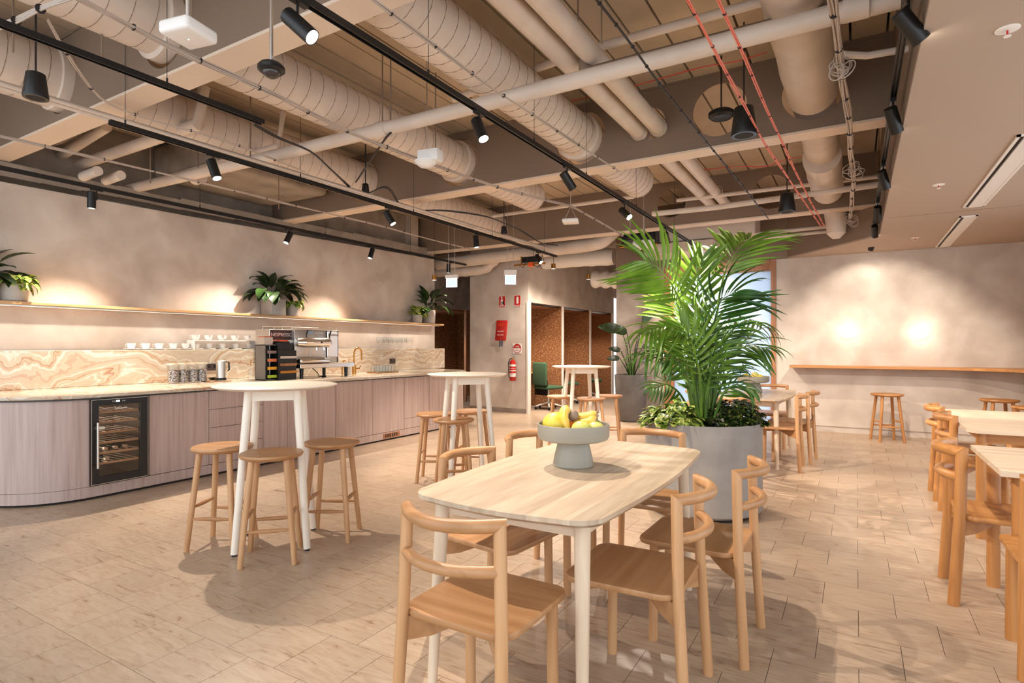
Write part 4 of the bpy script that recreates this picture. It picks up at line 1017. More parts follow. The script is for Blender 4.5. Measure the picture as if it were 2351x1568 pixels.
# ---- fire signs
def sign(x, yt, yb, xl, xr, lb, Yp=FY-.004):
    tl = (xl-CX)/F_; tr = (xr-CX)/F_
    Z1 = Yp/(CT+tl*ST); Z2 = Yp/(CT+tr*ST); Xl = Z1*(-ST+tl*CT); Xr = Z2*(-ST+tr*CT); Zm = (Z1+Z2)/2
    zt = H+(Y0-yt)*Zm/F_; zb = H+(Y0-yb)*Zm/F_
    return ((Xl+Xr)/2, Yp, (zt+zb)/2), (Xr-Xl)/2, (zt-zb)/2
loc, a, b = sign(0, 680, 707, 1145.5, 1160.5, '')
t = thing('fire_blanket_sign', 'red and white fire blanket pictogram sign, left of two', 'sign', loc, 0, 'fire signs')
MB().box(-a, a, -.002, .002, -b, b).build('panel', 'white', t, smooth=False)
MB().box(-a+.004, a-.004, -.003, -.002, -b+.045, b-.004).box(-a+.006, a-.006, -.003, -.002, -b+.012, -b+.03).build('red_field', 'red', t, smooth=False)
mb = MB(); mb.lathe([(0, 0), (.018, 0), (.018, .001), (0, .001)], 16, mtx=Matrix.Translation((-.01, -.003, b-.03)) @ Matrix.Rotation(PI/2, 4, 'X'))
for q in ([(-.035, -.02), (-.01, -.02), (-.02, b-.06), (-.035, b-.09)], [(.0, -.03), (.02, -.03), (.015, .03), (.02, b-.06), (-.02, b-.055), (-.02, .02)], [(-.04, -b+.05), (-.02, -b+.05), (.0, .0), (-.02, .01)], [(.01, -b+.05), (.03, -b+.05), (.02, -.01), (.0, -.01)]):
    mb.poly([(x, -.0038, z) for x, z in q])
mb.build('figure', 'white', t, smooth=False)
MB().box(.015, .045, -.004, -.003, -.05, .02).build('blanket_mark', 'black', t, smooth=False)
loc, a, b = sign(0, 678, 704.5, 1181, 1195.5, '')
t = thing('extinguisher_sign', 'red and white extinguisher pictogram sign, right of two', 'sign', loc, 0, 'fire signs')
MB().box(-a, a, -.002, .002, -b, b).build('panel', 'white', t, smooth=False)
MB().box(-a+.004, a-.004, -.003, -.002, -b+.038, b-.004).box(-a+.006, a-.006, -.003, -.002, -b+.008, -b+.026).build('red_field', 'red', t, smooth=False)
MB().prism([(-.022, -.06), (.022, -.06), (.024, .05), (.012, .075), (-.012, .075), (-.024, .05)], 0, .001).build('extinguisher_mark', 'white', t, loc=(0, -.0031, .012), smooth=False).rotation_euler = (PI/2, 0, 0)
loc, a, b = sign(0, 788.5, 811.5, 1177, 1197.5, '')
t = thing('instruction_sign', 'square white sign with a red ring above the extinguisher', 'sign', loc, 0, 'fire signs')
MB().box(-a, a, -.002, .002, -b, b).build('panel', 'white', t, smooth=False)
mb = MB(); n = 32
for i in range(n):
    u, v = 2*PI*i/n, 2*PI*(i+1)/n
    mb.poly([(r*a*math.cos(q), -.003, r*a*math.sin(q)) for r, q in ((.92, u), (.92, v), (.8, v), (.8, u))])
mb.poly([(.8*a*math.cos(q), -.003, .8*a*math.sin(q)) for q in [PI*.02+PI*.96*i/16 for i in range(17)]])
mb.build('red_ring', 'red', t, smooth=False)
text('lettering', 'A B(E)', .04, 'white', t, (0, -.0045, .035), RY)
text('lettering', 'FIRE\nEXTINGUISHER', .016, 'red', t, (0, -.0045, -.03), RY)
loc, a, b = sign(0, 735.5, 782, 1139.5, 1164, '')
t = thing('fire_blanket', 'red fire blanket pouch with dark pull tabs', 'fire blanket', loc)
mb = MB(); mb.box(-a, a, -.03, .003, -b, b); mb.bevel(.012, 2)
tilt(mb, lambda c: Vector((c.x+(.02 if c.z > 0 else -.02)*abs(c.z)/b, c.y, c.z+.01*math.sin(c.x*30))))
mb.build('pouch', 'red', t)
text('lettering', 'FIRE', .07, 'orange', t, (.0, -.033, b*.55), RY)
text('lettering', 'BLANKET', .035, 'white', t, (0, -.033, -.02), RY)
text('lettering', 'PULL DOWN', .025, 'white', t, (-.01, -.033, -.09), RY)
for s in (-.03, .02): MB().box(s-.012, s+.008, -.02, -.015, -b-.12, -b+.01).build('pull_tab', mat('tab_blue', '2C3A55', .6), t, smooth=False)
loc, a, b = sign(0, 820, 873.5, 1172, 1191.5, '')
r = .062
t = thing('fire_extinguisher', 'red fire extinguisher hung on the plaster wall', 'extinguisher', (loc[0], FY-.085, loc[2]-b))
MB().lathe([(0, 0), (r-.01, 0), (r, .015), (r, .34), (r*.75, .39), (.02, .41), (0, .41)], 28).build('cylinder', 'red', t)
MB().lathe([(r+.001, .28), (r+.001, .32)], 28).build('white_band', 'white', t)
MB().lathe([(r+.001, .08), (r+.001, .24)], 28).build('label', 'white', t)
MB().lathe([(r+.0015, .205), (r+.0015, .235)], 28).lathe([(r+.0015, .15), (r+.0015, .19)], 28).build('label_print', 'red', t)
text('lettering', 'POWDER', .026, 'red', t, (0, -r-.003, .13), RY)
MB().tube([(0, 0, .41), (0, 0, .45)], .016, 12).build('valve', 'brass', t)
MB().box(-.01, .06, -.012, .012, .45, .462).box(-.01, .05, -.01, .01, .475, .485).build('lever', 'steel', t, smooth=False)
MB().tube([(-.01, 0, .44), (-.06, -.01, .42), (-.085, -.01, .36), (-.082, -.01, .15), (-.075, -.01, .06)], .009, 10).build('hose', 'black', t)
MB().box(-.03, .03, .06, .084, .25, .33).build('bracket', 'steel', t, smooth=False)
# ---- exit signs
for k, (xl, xr, yt, ym, yb, d_) in enumerate([(1022, 1052, 631, 639, 659.5, 9.0), (1157.5, 1186, 620, 632, 653, 9.0)]):
    p = pd((xl+xr)/2, yb, d_); sc_ = d_/F_
    wd = (xr-xl)*sc_/2; hz = (yb-ym)*sc_; hb = (ym-yt)*sc_
    t = thing('exit_sign', ['left glowing white exit panel beside the shelf plants', 'right glowing white exit panel above the fire signs'][k], 'exit sign', p, TH-.25+k*.3, 'hanging exit signs')
    MB().box(-wd, wd, -.03, .03, hz, hz+hb).bevel(.005, 1).build('housing', 'white', t)
    MB().box(-wd+.012, wd-.012, -.006, .006, 0, hz).build('panel', 'exit', t, smooth=False)
    MB().box(-wd+.03, wd-.03, -.008, .008, .015, hz-.01).build('panel_face', mat('exit_face%d' % k, 'C8DDF0', .3, Emission_Color=(.7, .86, 1, 1), Emission_Strength=.4), t, smooth=False)
    MB().tube([(-wd*.5, 0, hz+hb), (-wd*.5, 0, 3.83-p.z)], .003, 6).tube([(wd*.5, 0, hz+hb), (wd*.5, 0, 3.83-p.z)], .003, 6).build('hanger_wire', 'steel', t)
# brass downlights
for k, (x, y, d_) in enumerate([(1270.5, 617, 10.5), (1351, 641, 11.2), (997, 643, 10.5)]):
    p = pd(x, y, d_)
    t = thing('brass_downlight', ['brass cylinder downlight beside the far spotlight', 'brass cylinder downlight above the booths', 'brass cylinder downlight left of the left exit sign'][k], 'downlight', p, 0, 'brass cylinder downlights')
    MB().lathe([(0, 0), (.038, 0), (.042, .004), (.042, .09), (0, .09)], 24).build('body', 'brass', t)
    MB().lathe([(0, -.001), (.032, -.001)], 20).build('lens', 'small_lamp', t, fix=False)
    MB().tube([(0, 0, .09), (0, 0, (3.85 if p.y < 10 else 3.3)-p.z)], .004, 6).build('cord', 'black', t)
    if k != 2:
        L = bpy.data.lights.new('downlight_beam', 'SPOT'); L.energy = 210; L.spot_size = 2.9; L.spot_blend = 1; L.color = WARM; L.shadow_soft_size = .03
        lo = bpy.data.objects.new('downlight_beam', L); C.objects.link(lo); lo.parent = t; lo.location = (0, 0, -.01)
# ceiling devices
p = pd(433, 75, 2.55)
t = thing('wifi_box', 'large rounded white sensor box hanging at top left', 'sensor box', p, math.radians(12))
MB().prism([(x, y) for x, y in [(s*.085, q*.085) for s, q in ((-1, -1), (1, -1), (1, 1), (-1, 1))]], -.03, .03).bevel(.018, 4, 60).build('body', 'white', t, ang=60)
MB().tube([(0, 0, .03), (0, 0, 3.8-p.z)], .013, 12).build('stem', 'steel', t)
MB().lathe([(0, -.0312), (.004, -.0312)], 12).build('indicator', 'exit', t, fix=False)
for i, q in enumerate((-.05, -.03, .0)): MB().box(-.087, -.085, q, q+.012, -.005, .012-.004*i).build('mark', 'black', t, smooth=False)
p = pd(623, 158, 2.75)
t = thing('dome_sensor', 'round black dome sensor on a thin pole', 'sensor', p)
MB().lathe([(0, .025), (.05, .022), (.062, .008), (.062, -.008), (.05, -.018), (0, -.018)], 32).build('rim', 'black', t)
MB().ball((0, 0, -.014), .042, 24, (1, 1, .75)).build('dome', mat('dome_glass', '3A3230', .1), t)
MB().tube([(0, 0, .02), (0, 0, 3.8-p.z)], .009, 10).build('pole', 'steel', t)
MB().tube([(-.035, 0, .02), (0, 0, .07), (.035, 0, .02)], .003, 6).build('bracket', 'steel', t)
p = pd(985, 372, 4.6)
t = thing('emergency_light', 'white box with a shallow dome under a spiral duct', 'light box', p, math.radians(10))
MB().box(-.08, .1, -.05, .05, .0, .09).bevel(.006, 2).build('box', 'white', t)
MB().lathe([(0, -.045), (.05, -.035), (.085, -.005), (.09, .01), (0, .01)], 28, (-.03, 0, 0)).build('dome', 'white', t)
MB().tube([(-.02, 0, .09), (-.02, 0, 3.8-p.z)], .005, 8).build('hanger_rod', 'steel', t)
p = pd(1310, 508, 6.5)
t = thing('wifi_point', 'small flat white access point hanging mid ceiling', 'access point', p, math.radians(20))
MB().box(-.09, .09, -.09, .09, -.02, .018).bevel(.012, 2).build('body', 'white', t)
MB().tube([(-.07, 0, .018), (0, 0, .16), (.07, 0, .018)], .003, 6).tube([(0, 0, .16), (0, 0, 3.8-p.z)], .004, 6).build('hanger', 'steel', t)
p = pd(1478, 562, 8.2)
t = thing('projector', 'white flat projector hanging left of the palm', 'projector', p, math.radians(15))
MB().box(-.15, .15, -.12, .12, -.05, .05).bevel(.012, 2).build('body', 'white', t)
MB().tube([(0, 0, .05), (0, 0, 3.8-p.z)], .014, 10).build('pole', 'steel', t)
p = pd(1447, 553, 8.0)
t = thing('dome_sensor', 'dark dome sensor beside the white projector', 'sensor', p)
MB().lathe([(0, .03), (.06, .02), (.06, 0), (0, 0)], 24).build('rim', 'black', t); MB().ball((0, 0, -.0), .045, 18, (1, 1, .8)).build('dome', bpy.data.materials['dome_glass'], t)
MB().tube([(0, 0, .03), (0, 0, 3.8-p.z)], .006, 8).build('pole', 'steel', t)
p = pd(1656, 264, 4.9)
t = thing('round_sensor', 'flat round black speaker inside the beam opening view', 'sensor', p)
MB().lathe([(0, .035), (.085, .035), (.105, .02), (.105, -.01), (.085, -.03), (0, -.03)], 32).build('body', 'black', t)
MB().tube([(0, 0, .03), (0, 0, 3.8-p.z)], .007, 8).build('cord', 'black_cable', t)
# loud speakers
for k, (x, yt, yb, d_) in enumerate([(82, 168, 226, 3.6), (1708, 246, 312, 4.4), (1807, 444, 487, 6.6), (839, 422, 443, 6.4), (1157, 520, 537, 8.3)]):
    p = pd(x, yb, d_); hh = (yb-yt)*d_/F_*.97; r = hh*.42
    t = thing('pendant_speaker', ['tapered black speaker at the top left', 'tapered black speaker before the round beam opening', 'tapered black speaker near the far beam', 'small tapered black speaker at mid left', 'tiny tapered black speaker near the far end'][k], 'speaker', p, 0, 'tapered pendant speakers')
    MB().lathe([(0, .004), (r*1.02, 0), (r*1.06, .01), (r*.78, hh), (r*.6, hh+.006), (0, hh+.006)], 28).build('cabinet', 'black', t)
    MB().lathe([(0, .001), (r*.9, .001), (r*.9, .003)], 28).build('grille', 'dark', t)
    MB().tube([(0, 0, hh), (0, 0, 3.8-p.z)], .006, 8).build('cord', 'black_cable', t)
# wall globes
for k, (x, y) in enumerate([(1946, 762), (2113, 762)]):
    t_ = (x-CX)/F_; Z = (BW-.05)/(CT+t_*ST)
    p = pd(x, y, Z)
    t = thing('wall_globe', ['left', 'right'][k]+' round glowing wall light above the bar', 'wall light', p, 0, 'round wall lights')
    MB().ball((0, 0, 0), .095, 24, (1, .5, 1)).build('globe', 'sconce', t)
    MB().lathe([(0, 0), (.05, 0), (.05, .03), (0, .03)], 20, mtx=Matrix.Translation((0, .045, 0)) @ Matrix.Rotation(-PI/2, 4, 'X')).build('base', 'brass', t)
    L = bpy.data.lights.new('globe_light', 'POINT'); L.energy = 1.6; L.color = (1, .86, .68); L.shadow_soft_size = .06
    lo = bpy.data.objects.new('globe_light', L); C.objects.link(lo); lo.parent = t; lo.location = (0, -.12, 0)
# bar along back wall curving onto the right wall
fy = BW-.38
out = [(-.87, BW), (-.87, fy)]+[(.9+.0, fy)]+[(.9+1.05*math.sin(a), fy-1.05+1.05*math.cos(a)) for a in [PI/2*i/14 for i in range(1, 15)]]+[(1.95, 6.2), (2.35, 6.2), (2.35, BW)]
mb = MB(); mb.prism(out, .985, 1.02); mb.bevel(.003, 1, 60)
tag(mb.build('wall_bar', 'honey_x', None), 'thin timber bar top wrapping round the back corner', 'bar')
# ================================================================ furniture
def make_stool(lb, loc, rz, grp, ms='oak_x', ml='oak_z', r=.188, h=.655, n='bar_stool'):
    t = thing(n, lb, 'stool', loc, rz, grp)
    MB().lathe([(0, h-.034), (r-.03, h-.034), (r-.008, h-.024), (r, h-.012), (r-.006, h-.001), (r-.02, h), (r*.5, h-.005), (0, h-.007)], 40).build('seat', ms, t)
    a, b = .098, .152
    for sx, sy in ((-1, -1), (1, -1), (1, 1), (-1, 1)):
        MB().tube([(sx*b, sy*b, 0), (sx*a, sy*a, h-.03)], [.0165, .0195], 16).build('leg', ml, t)
    def at(z): u = z/(h-.03); return b+(a-b)*u
    for s in (-1, 1):
        for z, ax in ((.205, 0), (.275, 1)):
            q = at(z); n_ = 8
            pts = [(-q+2*q*i/n_, s*q, z) if ax == 0 else (s*q, -q+2*q*i/n_, z) for i in range(n_+1)]
            MB().tube(pts, [.007+.006*math.sin(PI*i/n_) for i in range(n_+1)], 10).build('rung', ml if 0 else ms, t)
    return t
def make_chair(lb, loc, rz, grp, thick=False):
    t = thing('dining_chair', lb, 'chair', loc, rz, grp)
    X, Y, Z = ('honey_x', 'honey_y', 'honey_z') if thick else ('oak_x', 'oak_y', 'oak_z')
    pr = .0265 if thick else .020; W_, F2 = (.19, .215) if thick else (.178, .205)
    zt = .80; yt, yf = -.20, -.235
    if thick: W_ = .185; F2 = .20
    n = 20; B = .082
    def rpts(z, ww, bulge, y0_): return [Vector((ww*(-1+2*i/n), y0_-bulge*(1-(-1+2*i/n)**2), z)) for i in range(n+1)]
    # rear posts, mitred against the top rail
    top = rpts(zt-pr, W_, B, yt)
    def miter(s): 
        r_ = (top[-2]-top[-1]).normalized() if s > 0 else (top[1]-top[0]).normalized()
        return r_-Vector((0, 0, -1))
    for s in (-1, 1):
        MB().tube([(s*F2, yf, 0), (s*(F2*.4+W_*.6), yt-.008, .45), (s*W_, yt, zt-pr)], pr, 18, cut1=miter(s)).build('rear_leg', Z, t)
        MB().tube([(s*(F2-.03), .155, 0), (s*(F2-.032), .15, .43)], pr, 16).build('front_leg', Z, t)
        # diagonal under frame: rear post to the opposite front leg
        L2 = Vector((-s*(F2*2-.04), .155-yt+.01, 0)); ll = L2.length; ang = math.atan2(L2.y, L2.x)
        mb = MB(); mb.prism([(0, .352), (.10, .358), (.24, .398), (ll, .402), (ll, .431), (0, .431)], -.0125, .0125)
        T = Matrix.Translation((s*F2*.97, yt-.01, 0)) @ Matrix.Rotation(ang, 4, 'Z')
        tilt(mb, lambda c, T=T: T @ Vector((c.x, c.z, c.y))); mb.build('diagonal_rail', X, t, smooth=False)
    MB().tube(top, pr*1.04, 18, up=(0, 0, 1), cut0=miter(-1), cut1=miter(1)).build('top_rail', X, t)
    MB().tube(rpts(.645, W_+.004, B*.85, yt-.002), pr*.92, 16, up=(0, 0, 1)).build('lower_rail', X, t)
    # dished seat with rounded corners
    o = []
    for cx, cy, a0 in ((.165, .165, 0), (-.165, .165, PI/2), (-.15, -.14, PI), (.15, -.14, 1.5*PI)):
        rr = .05 if cy > 0 else .06
        o += [(cx+rr*math.cos(a0+PI/2*i/6), cy+rr*math.sin(a0+PI/2*i/6)) for i in range(7)]
    o = [(x*(1+.03*(1-abs(y)/.2)), y-(.022*(1-(x/.2)**2) if y < -.1 else -.01*(1-(x/.22)**2))) for x, y in o]
    mb = MB(); bm = mb.bm; lv = []
    for k, z in ((.93, .431), (.985, .434), (1.0, .444), (.985, .454), (.94, .456), (.7, .4535), (.35, .452)):
        lv.append([bm.verts.new((x*k, y*k, z)) for x, y in o])
    N = len(o)
    for A, B_ in zip(lv, lv[1:]):
        for j in range(N): bm.faces.new((A[j], A[(j+1) % N], B_[(j+1) % N], B_[j]))
    bm.faces.new(lv[0][::-1]); bm.faces.new(lv[-1])
    mb.build('seat', X, t, ang=50)
    return t
def supout(w_, l_, bow, cr, n=10, bowx=None):
    "rectangle with bowed sides and rounded corners (half sizes)"
    pts = []
    bowx = bow if bowx is None else bowx
    for sx, sy, a0 in ((1, 1, 0), (-1, 1, PI/2), (-1, -1, PI), (1, -1, 1.5*PI)):
        c = (sx*(w_-cr), sy*(l_-cr))
        pts += [(c[0]+cr*math.cos(a0+PI/2*i/n), c[1]+cr*math.sin(a0+PI/2*i/n)) for i in range(n+1)]
        # bowed side to next corner
        a = pts[-1]
        nx = {0: (-(w_-cr), l_), 1: (-w_, -(l_-cr)), 2: (w_-cr, -l_), 3: (w_, l_-cr)}[int(round(a0/(PI/2)))]
        for i in range(1, 10):
            u = i/10; p = (a[0]+(nx[0]-a[0])*u, a[1]+(nx[1]-a[1])*u); e = math.sin(PI*u)
            if int(round(a0/(PI/2))) in (0, 2): pts.append((p[0], p[1]+(1 if p[1] > 0 else -1)*bowx*e))
            else: pts.append((p[0]+(1 if p[0] > 0 else -1)*bow*e, p[1]))
    return pts
def make_dining(lb, loc, rz=0, hw=.385, hl=.77, z=.75):
    t = thing('dining_table', lb, 'dining table', loc, rz, 'rounded oak dining tables')
    # top glued from long staves
    o = supout(hw, hl, .035, .11, bowx=.03)
    MB().prism(o, z-.03, z, inset=.03, drop=.014).build('tabletop', TOPM, t, ang=40)
    for sx in (-1, 1):
        for sy in (-1, 1):
            MB().tube([(sx*.315, sy*.70, 0), (sx*.295, sy*.655, z-.03)], [.0185, .029], 20).build('leg', 'birch_z', t)
        MB().box(sx*.285-.010, sx*.285+.010, -.63, .63, z-.09, z-.03).build('apron', 'birch_y', t, smooth=False)
    for sy in (-1, 1): MB().box(-.27, .27, sy*.645-.01, sy*.645+.01, z-.09, z-.03).build('apron', 'birch_x', t, smooth=False)
    return t
def top_mat():
    m = bpy.data.materials.new('stave_top'); m.use_nodes = True
    n, l = m.node_tree.nodes, m.node_tree.links; b = n['Principled BSDF']; b.inputs['Roughness'].default_value = .35
    g = n.new('ShaderNodeTexCoord'); sp = n.new('ShaderNodeSeparateXYZ'); l.new(g.outputs['Object'], sp.inputs[0])
    a = n.new('ShaderNodeMath'); a.operation = 'MULTIPLY'; a.inputs[1].default_value = 1/.075; l.new(sp.outputs[0], a.inputs[0])
    f = n.new('ShaderNodeMath'); f.operation = 'FLOOR'; l.new(a.outputs[0], f.inputs[0])
    wn = n.new('ShaderNodeTexWhiteNoise'); wn.noise_dimensions = '1D'; l.new(f.outputs[0], wn.inputs['W'])
    mp = n.new('ShaderNodeMapping'); mp.inputs['Scale'].default_value = (26, 2.2, 5); l.new(g.outputs['Object'], mp.inputs[0])
    ad = n.new('ShaderNodeVectorMath'); ad.operation = 'ADD'; l.new(mp.outputs[0], ad.inputs[0]); l.new(wn.outputs['Color'], ad.inputs[1])
    t = n.new('ShaderNodeTexNoise'); t.inputs['Scale'].default_value = 1; t.inputs['Detail'].default_value = 4; t.inputs['Distortion'].default_value = .8; l.new(ad.outputs[0], t.inputs['Vector'])
    r = n.new('ShaderNodeValToRGB'); e = r.color_ramp.elements; e.new(.5)
    for i, (p, c) in enumerate([(.3, 'B49E86'), (.5, 'C4AE95'), (.7, 'CFBCA5')]): e[i].position = p; e[i].color = (*hx(c), 1)
    l.new(t.outputs['Fac'], r.inputs[0]); hs = n.new('ShaderNodeHueSaturation'); mr = n.new('ShaderNodeMapRange'); mr.inputs[3].default_value = .86; mr.inputs[4].default_value = 1.08
    l.new(wn.outputs['Value'], mr.inputs[0]); l.new(mr.outputs[0], hs.inputs['Value']); l.new(r.outputs[0], hs.inputs['Color']); l.new(hs.outputs[0], b.inputs['Base Color'])
    return m
TOPM = top_mat()
make_dining('pale oak dining table in the foreground with rounded corners', (-1.09, 2.45, 0))
make_dining('pale oak dining table behind the big planter', (-1.03, 7.38, 0), hl=.79)
G1 = 'chairs at the foreground dining table'
ca = make_chair('oak chair at the near end of the foreground table, back to camera', (-1.08, 1.64, 0), 0, G1)
def chair(lb, x, y, rz, g, src=ca): return dup(src, (x, y, 0), rz, lb, g)
# local back is at y=-.2 ; the given point is the back line centre
def seat_at(bx, by, ang, lb, g, src=ca):
    d = Vector((-math.sin(ang), math.cos(ang), 0))*.2
    return chair(lb, bx+d.x, by+d.y, ang, g, src)
seat_at(-1.06, 3.43, PI+.06, 'oak chair at the far end of the foreground table', G1)
seat_at(-.535, 2.17, PI/2+.03, 'oak chair on the right of the foreground table, nearer one', G1)
seat_at(-.42, 2.70, PI/2-.02, 'oak chair on the right of the foreground table, farther one', G1)
seat_at(-1.62, 2.30, -PI/2-.12, 'oak chair on the left of the foreground table, nearer one', G1)
seat_at(-1.66, 2.93, -PI/2, 'oak chair on the left of the foreground table, farther one', G1)
G2 = 'chairs at the table behind the planter'
seat_at(-.53, 6.84, PI/2, 'oak chair right of the table behind the planter, nearer one', G2)
seat_at(-.45, 7.40, PI/2-.08, 'oak chair right of the table behind the planter, farther one', G2)
seat_at(-1.04, 6.15, .12, 'oak chair at the near end of the table behind the planter', G2)
seat_at(-.96, 8.40, PI, 'oak chair at the far end of the table behind the planter', G2)
seat_at(-1.64, 6.95, -PI/2, 'oak chair hidden left of the table behind the planter, nearer one', G2)
seat_at(-1.64, 7.55, -PI/2, 'oak chair hidden left of the table behind the planter, farther one', G2)
G3 = 'chunky honey chairs on the right side'
cb = make_chair('chunky honey timber chair at the left end of the right front table', (0, 0, 0), 0, G3, True)
cb.location = (.46+.2, 3.855, 0); cb.rotation_euler = (0, 0, -PI/2)
seat_at(.62, 6.23, -PI/2, 'chunky honey timber chair left of the right rear table, farther one', G3, cb)
seat_at(.62, 5.50, -PI/2, 'chunky honey timber chair left of the right rear table, nearer one', G3, cb)
seat_at(.77, 3.0, .0, 'chunky honey timber chair cut by the right frame edge', G3, cb)
def square_table(lb, x0, x1, y0, y1, z=.75):
    t = thing('square_table', lb, 'table', ((x0+x1)/2, (y0+y1)/2, 0), 0, 'angular timber tables on the right'); a, b = (x1-x0)/2, (y1-y0)/2
    c = .05
    o = [(-a+c, -b), (a-c, -b), (a, -b+c*1.3), (a, b-c*1.3), (a-c, b), (-a+c, b), (-a, b-c*1.3), (-a, -b+c*1.3)]
    if y1-y0 < 1: o = [(-a, -b), (a, -b), (a, b), (-a, b)]
    MB().prism(o, z-.026, z).build('tabletop', 'birch_x', t, smooth=False)
    for sx in (-1, 1):
        for sy in (-1, 1): MB().tube([(sx*(a-.085), sy*(b-.1), 0), (sx*(a-.085), sy*(b-.1), z-.026)], .031, 20).build('leg', 'honey_z', t)
        MB().box(sx*(a-.1)-.01, sx*(a-.1)+.01, -b+.12, b-.12, z-.10, z-.026).build('apron', 'honey_y', t, smooth=False)
    for sy in (-1, 1): MB().box(-a+.11, a-.11, sy*(b-.12)-.01, sy*(b-.12)+.01, z-.10, z-.026).build('apron', 'honey_x', t, smooth=False)
square_table('square edged timber table at the right front', .56, 2.1, 3.35, 4.15)
square_table('long timber table with clipped corners at the right rear', .65, 1.5, 4.92, 6.42)
# bar tables
def bar_table(lb, x, y, rz, r=.39):
    t = thing('bar_table', lb, 'bar table', (x, y, 0), rz, 'round white bar tables'); z = 1.055
    MB().lathe([(0, z-.022), (r-.035, z-.022), (r, z-.007), (r, z-.002), (r-.003, z), (0, z)], 72).build('tabletop', 'table_white', t)
    a, b = .145, .215
    for k in range(4):
        c_, s_ = math.cos(k*PI/2), math.sin(k*PI/2)
        p = Vector((a*c_-a*s_, a*s_+a*c_, z-.022)); q = Vector((b*c_-b*s_, b*s_+b*c_, .012))
        lg = MB().tube([q, p], [.0225, .0255], 20).build('leg', 'table_white', t)
        MB().lathe([(0, 0), (.016, 0), (.016, .013), (0, .013)], 14, (q.x, q.y, 0)).build('foot', 'black', lg)
        o = MB().box(-a+.01, a-.01, a-.012, a+.008, z-.095, z-.022).build('apron', 'table_white', t, smooth=False); o.rotation_euler = (0, 0, k*PI/2)
    return t
bar_table('white round bar table nearest the camera', -3.33, 2.50, .0-PI/4+PI/4+math.radians(45), .39)
bar_table('white round bar table in the middle by the far cabinets', -3.13, 4.42, math.radians(50), .37)
bar_table('white round bar table farthest, before the cork booths', -3.07, 6.9, math.radians(40), .38)
GS = 'round stools at the bar tables'
s0 = make_stool('round timber stool left of the nearest bar table', (-3.60, 2.29, 0), .5, GS)
for x, y, rz, lb in [(-3.11, 2.30, PI/4, 'round timber stool in front of the nearest bar table'), (-3.11, 2.78, .55, 'round timber stool right of the nearest bar table'),
                     (-3.55, 4.47, .5, 'round timber stool left of the middle bar table'), (-3.13, 4.21, .75, 'round timber stool in front of the middle bar table'), (-3.38, 4.86, .3, 'round timber stool behind the middle bar table'),
                     (-3.37, 6.91, .4, 'round timber stool left of the farthest bar table'), (-2.9, 6.82, .7, 'round timber stool in front of the farthest bar table'), (-2.86, 7.33, .3, 'round timber stool right of the farthest bar table')]:
    dup(s0, (x, y, 0), rz, lb)
GW = 'honey stools under the wall bar'
s1 = make_stool('honey timber stool standing alone against the back wall', (.37, 9.5, 0), .35, GW, 'honey_x', 'honey_z', .2)
dup(s1, (1.52, 9.2, 0), .2, 'honey timber stool behind the right rear table'); dup(s1, (1.66, 8.25, 0), .5, 'honey timber stool cut by the right frame edge')
dup(s1, (1.3, 7.3, 0), .5, 'honey timber stool half hidden past the right rear table')
# booth chairs
for k, (x, y, rz) in enumerate([(-5.52, 10.72, 2.75), (-5.75, 12.1, 2.4), (-5.75, 13.5, 2.4)]):
    t = thing('office_chair', ['green upholstered swivel chair in the nearest booth', 'green upholstered swivel chair in the middle booth', 'green upholstered swivel chair in the far booth'][k], 'office chair', (x, y, 0), rz, 'green booth chairs')
    MB().box(-.23, .23, -.22, .22, .42, .49).bevel(.03, 3).build('seat', 'green_fabric', t)
    MB().box(-.22, .22, .2, .26, .5, .98).bevel(.03, 3).build('backrest', 'green_fabric', t)
    MB().box(-.2, .2, .18, .2, .3, .6).build('back_panel', 'black', t, smooth=False)
    MB().tube([(0, 0, .1), (0, 0, .42)], .025, 12).build('column', 'steel', t)
    for i in range(5):
        a = 2*PI*i/5; MB().tube([(0, 0, .14), (.28*math.cos(a), .28*math.sin(a), .07)], [.02, .012], 8).build('leg', 'white', t)
        MB().lathe([(0, -.012), (.028, -.012), (.028, .012), (0, .012)], 12, mtx=Matrix.Translation((.28*math.cos(a), .28*math.sin(a), .028)) @ Matrix.Rotation(PI/2, 4, 'X')).build('castor', 'black', t)
# fruit bowls
def fruit_bowl(lb, loc, s=1.0):
    t = thing('fruit_stand', lb, 'fruit bowl', loc, 0, 'sage pedestal fruit bowls')
    MB().lathe([(0, 0), (.092*s, 0), (.096*s, .006), (.088*s, .05), (.075*s, .10), (.072*s, .118), (0, .118)], 48).build('pedestal', 'sage', t)
    MB().lathe([(0, .118), (.13*s, .119), (.160*s, .128), (.168*s, .142), (.168*s, .198), (.164*s, .199), (.161*s, .196), (.161*s, .148), (.15*s, .135), (0, .133)], 56).build('bowl', 'sage', t)
fb = Vector((-1.14, 2.47, .75)); fruit_bowl('sage pedestal bowl of fruit on the foreground table', fb)
fb2 = Vector((-1.07, 7.5, .75)); fruit_bowl('sage pedestal bowl on the table behind the planter', fb2, 1.08)
M['melon'] = noisy('melon_skin', [(.35, 'D9B82E'), (.6, 'E6CE52'), (.75, 'C9C14E')], coord='Object', nscale=14, rough=.45)
M['banana'] = noisy('banana_skin', [(.28, '8A5A20'), (.36, 'E4B648'), (.65, 'EDC85E')], coord='Object', nscale=16, rough=.45)
M['pear'] = noisy('pear_skin', [(.35, 'BFC25A'), (.65, 'D6CC72')], coord='Object', nscale=14, rough=.4)
M['kiwi'] = mat('brown_fruit', '8A7464', .6)
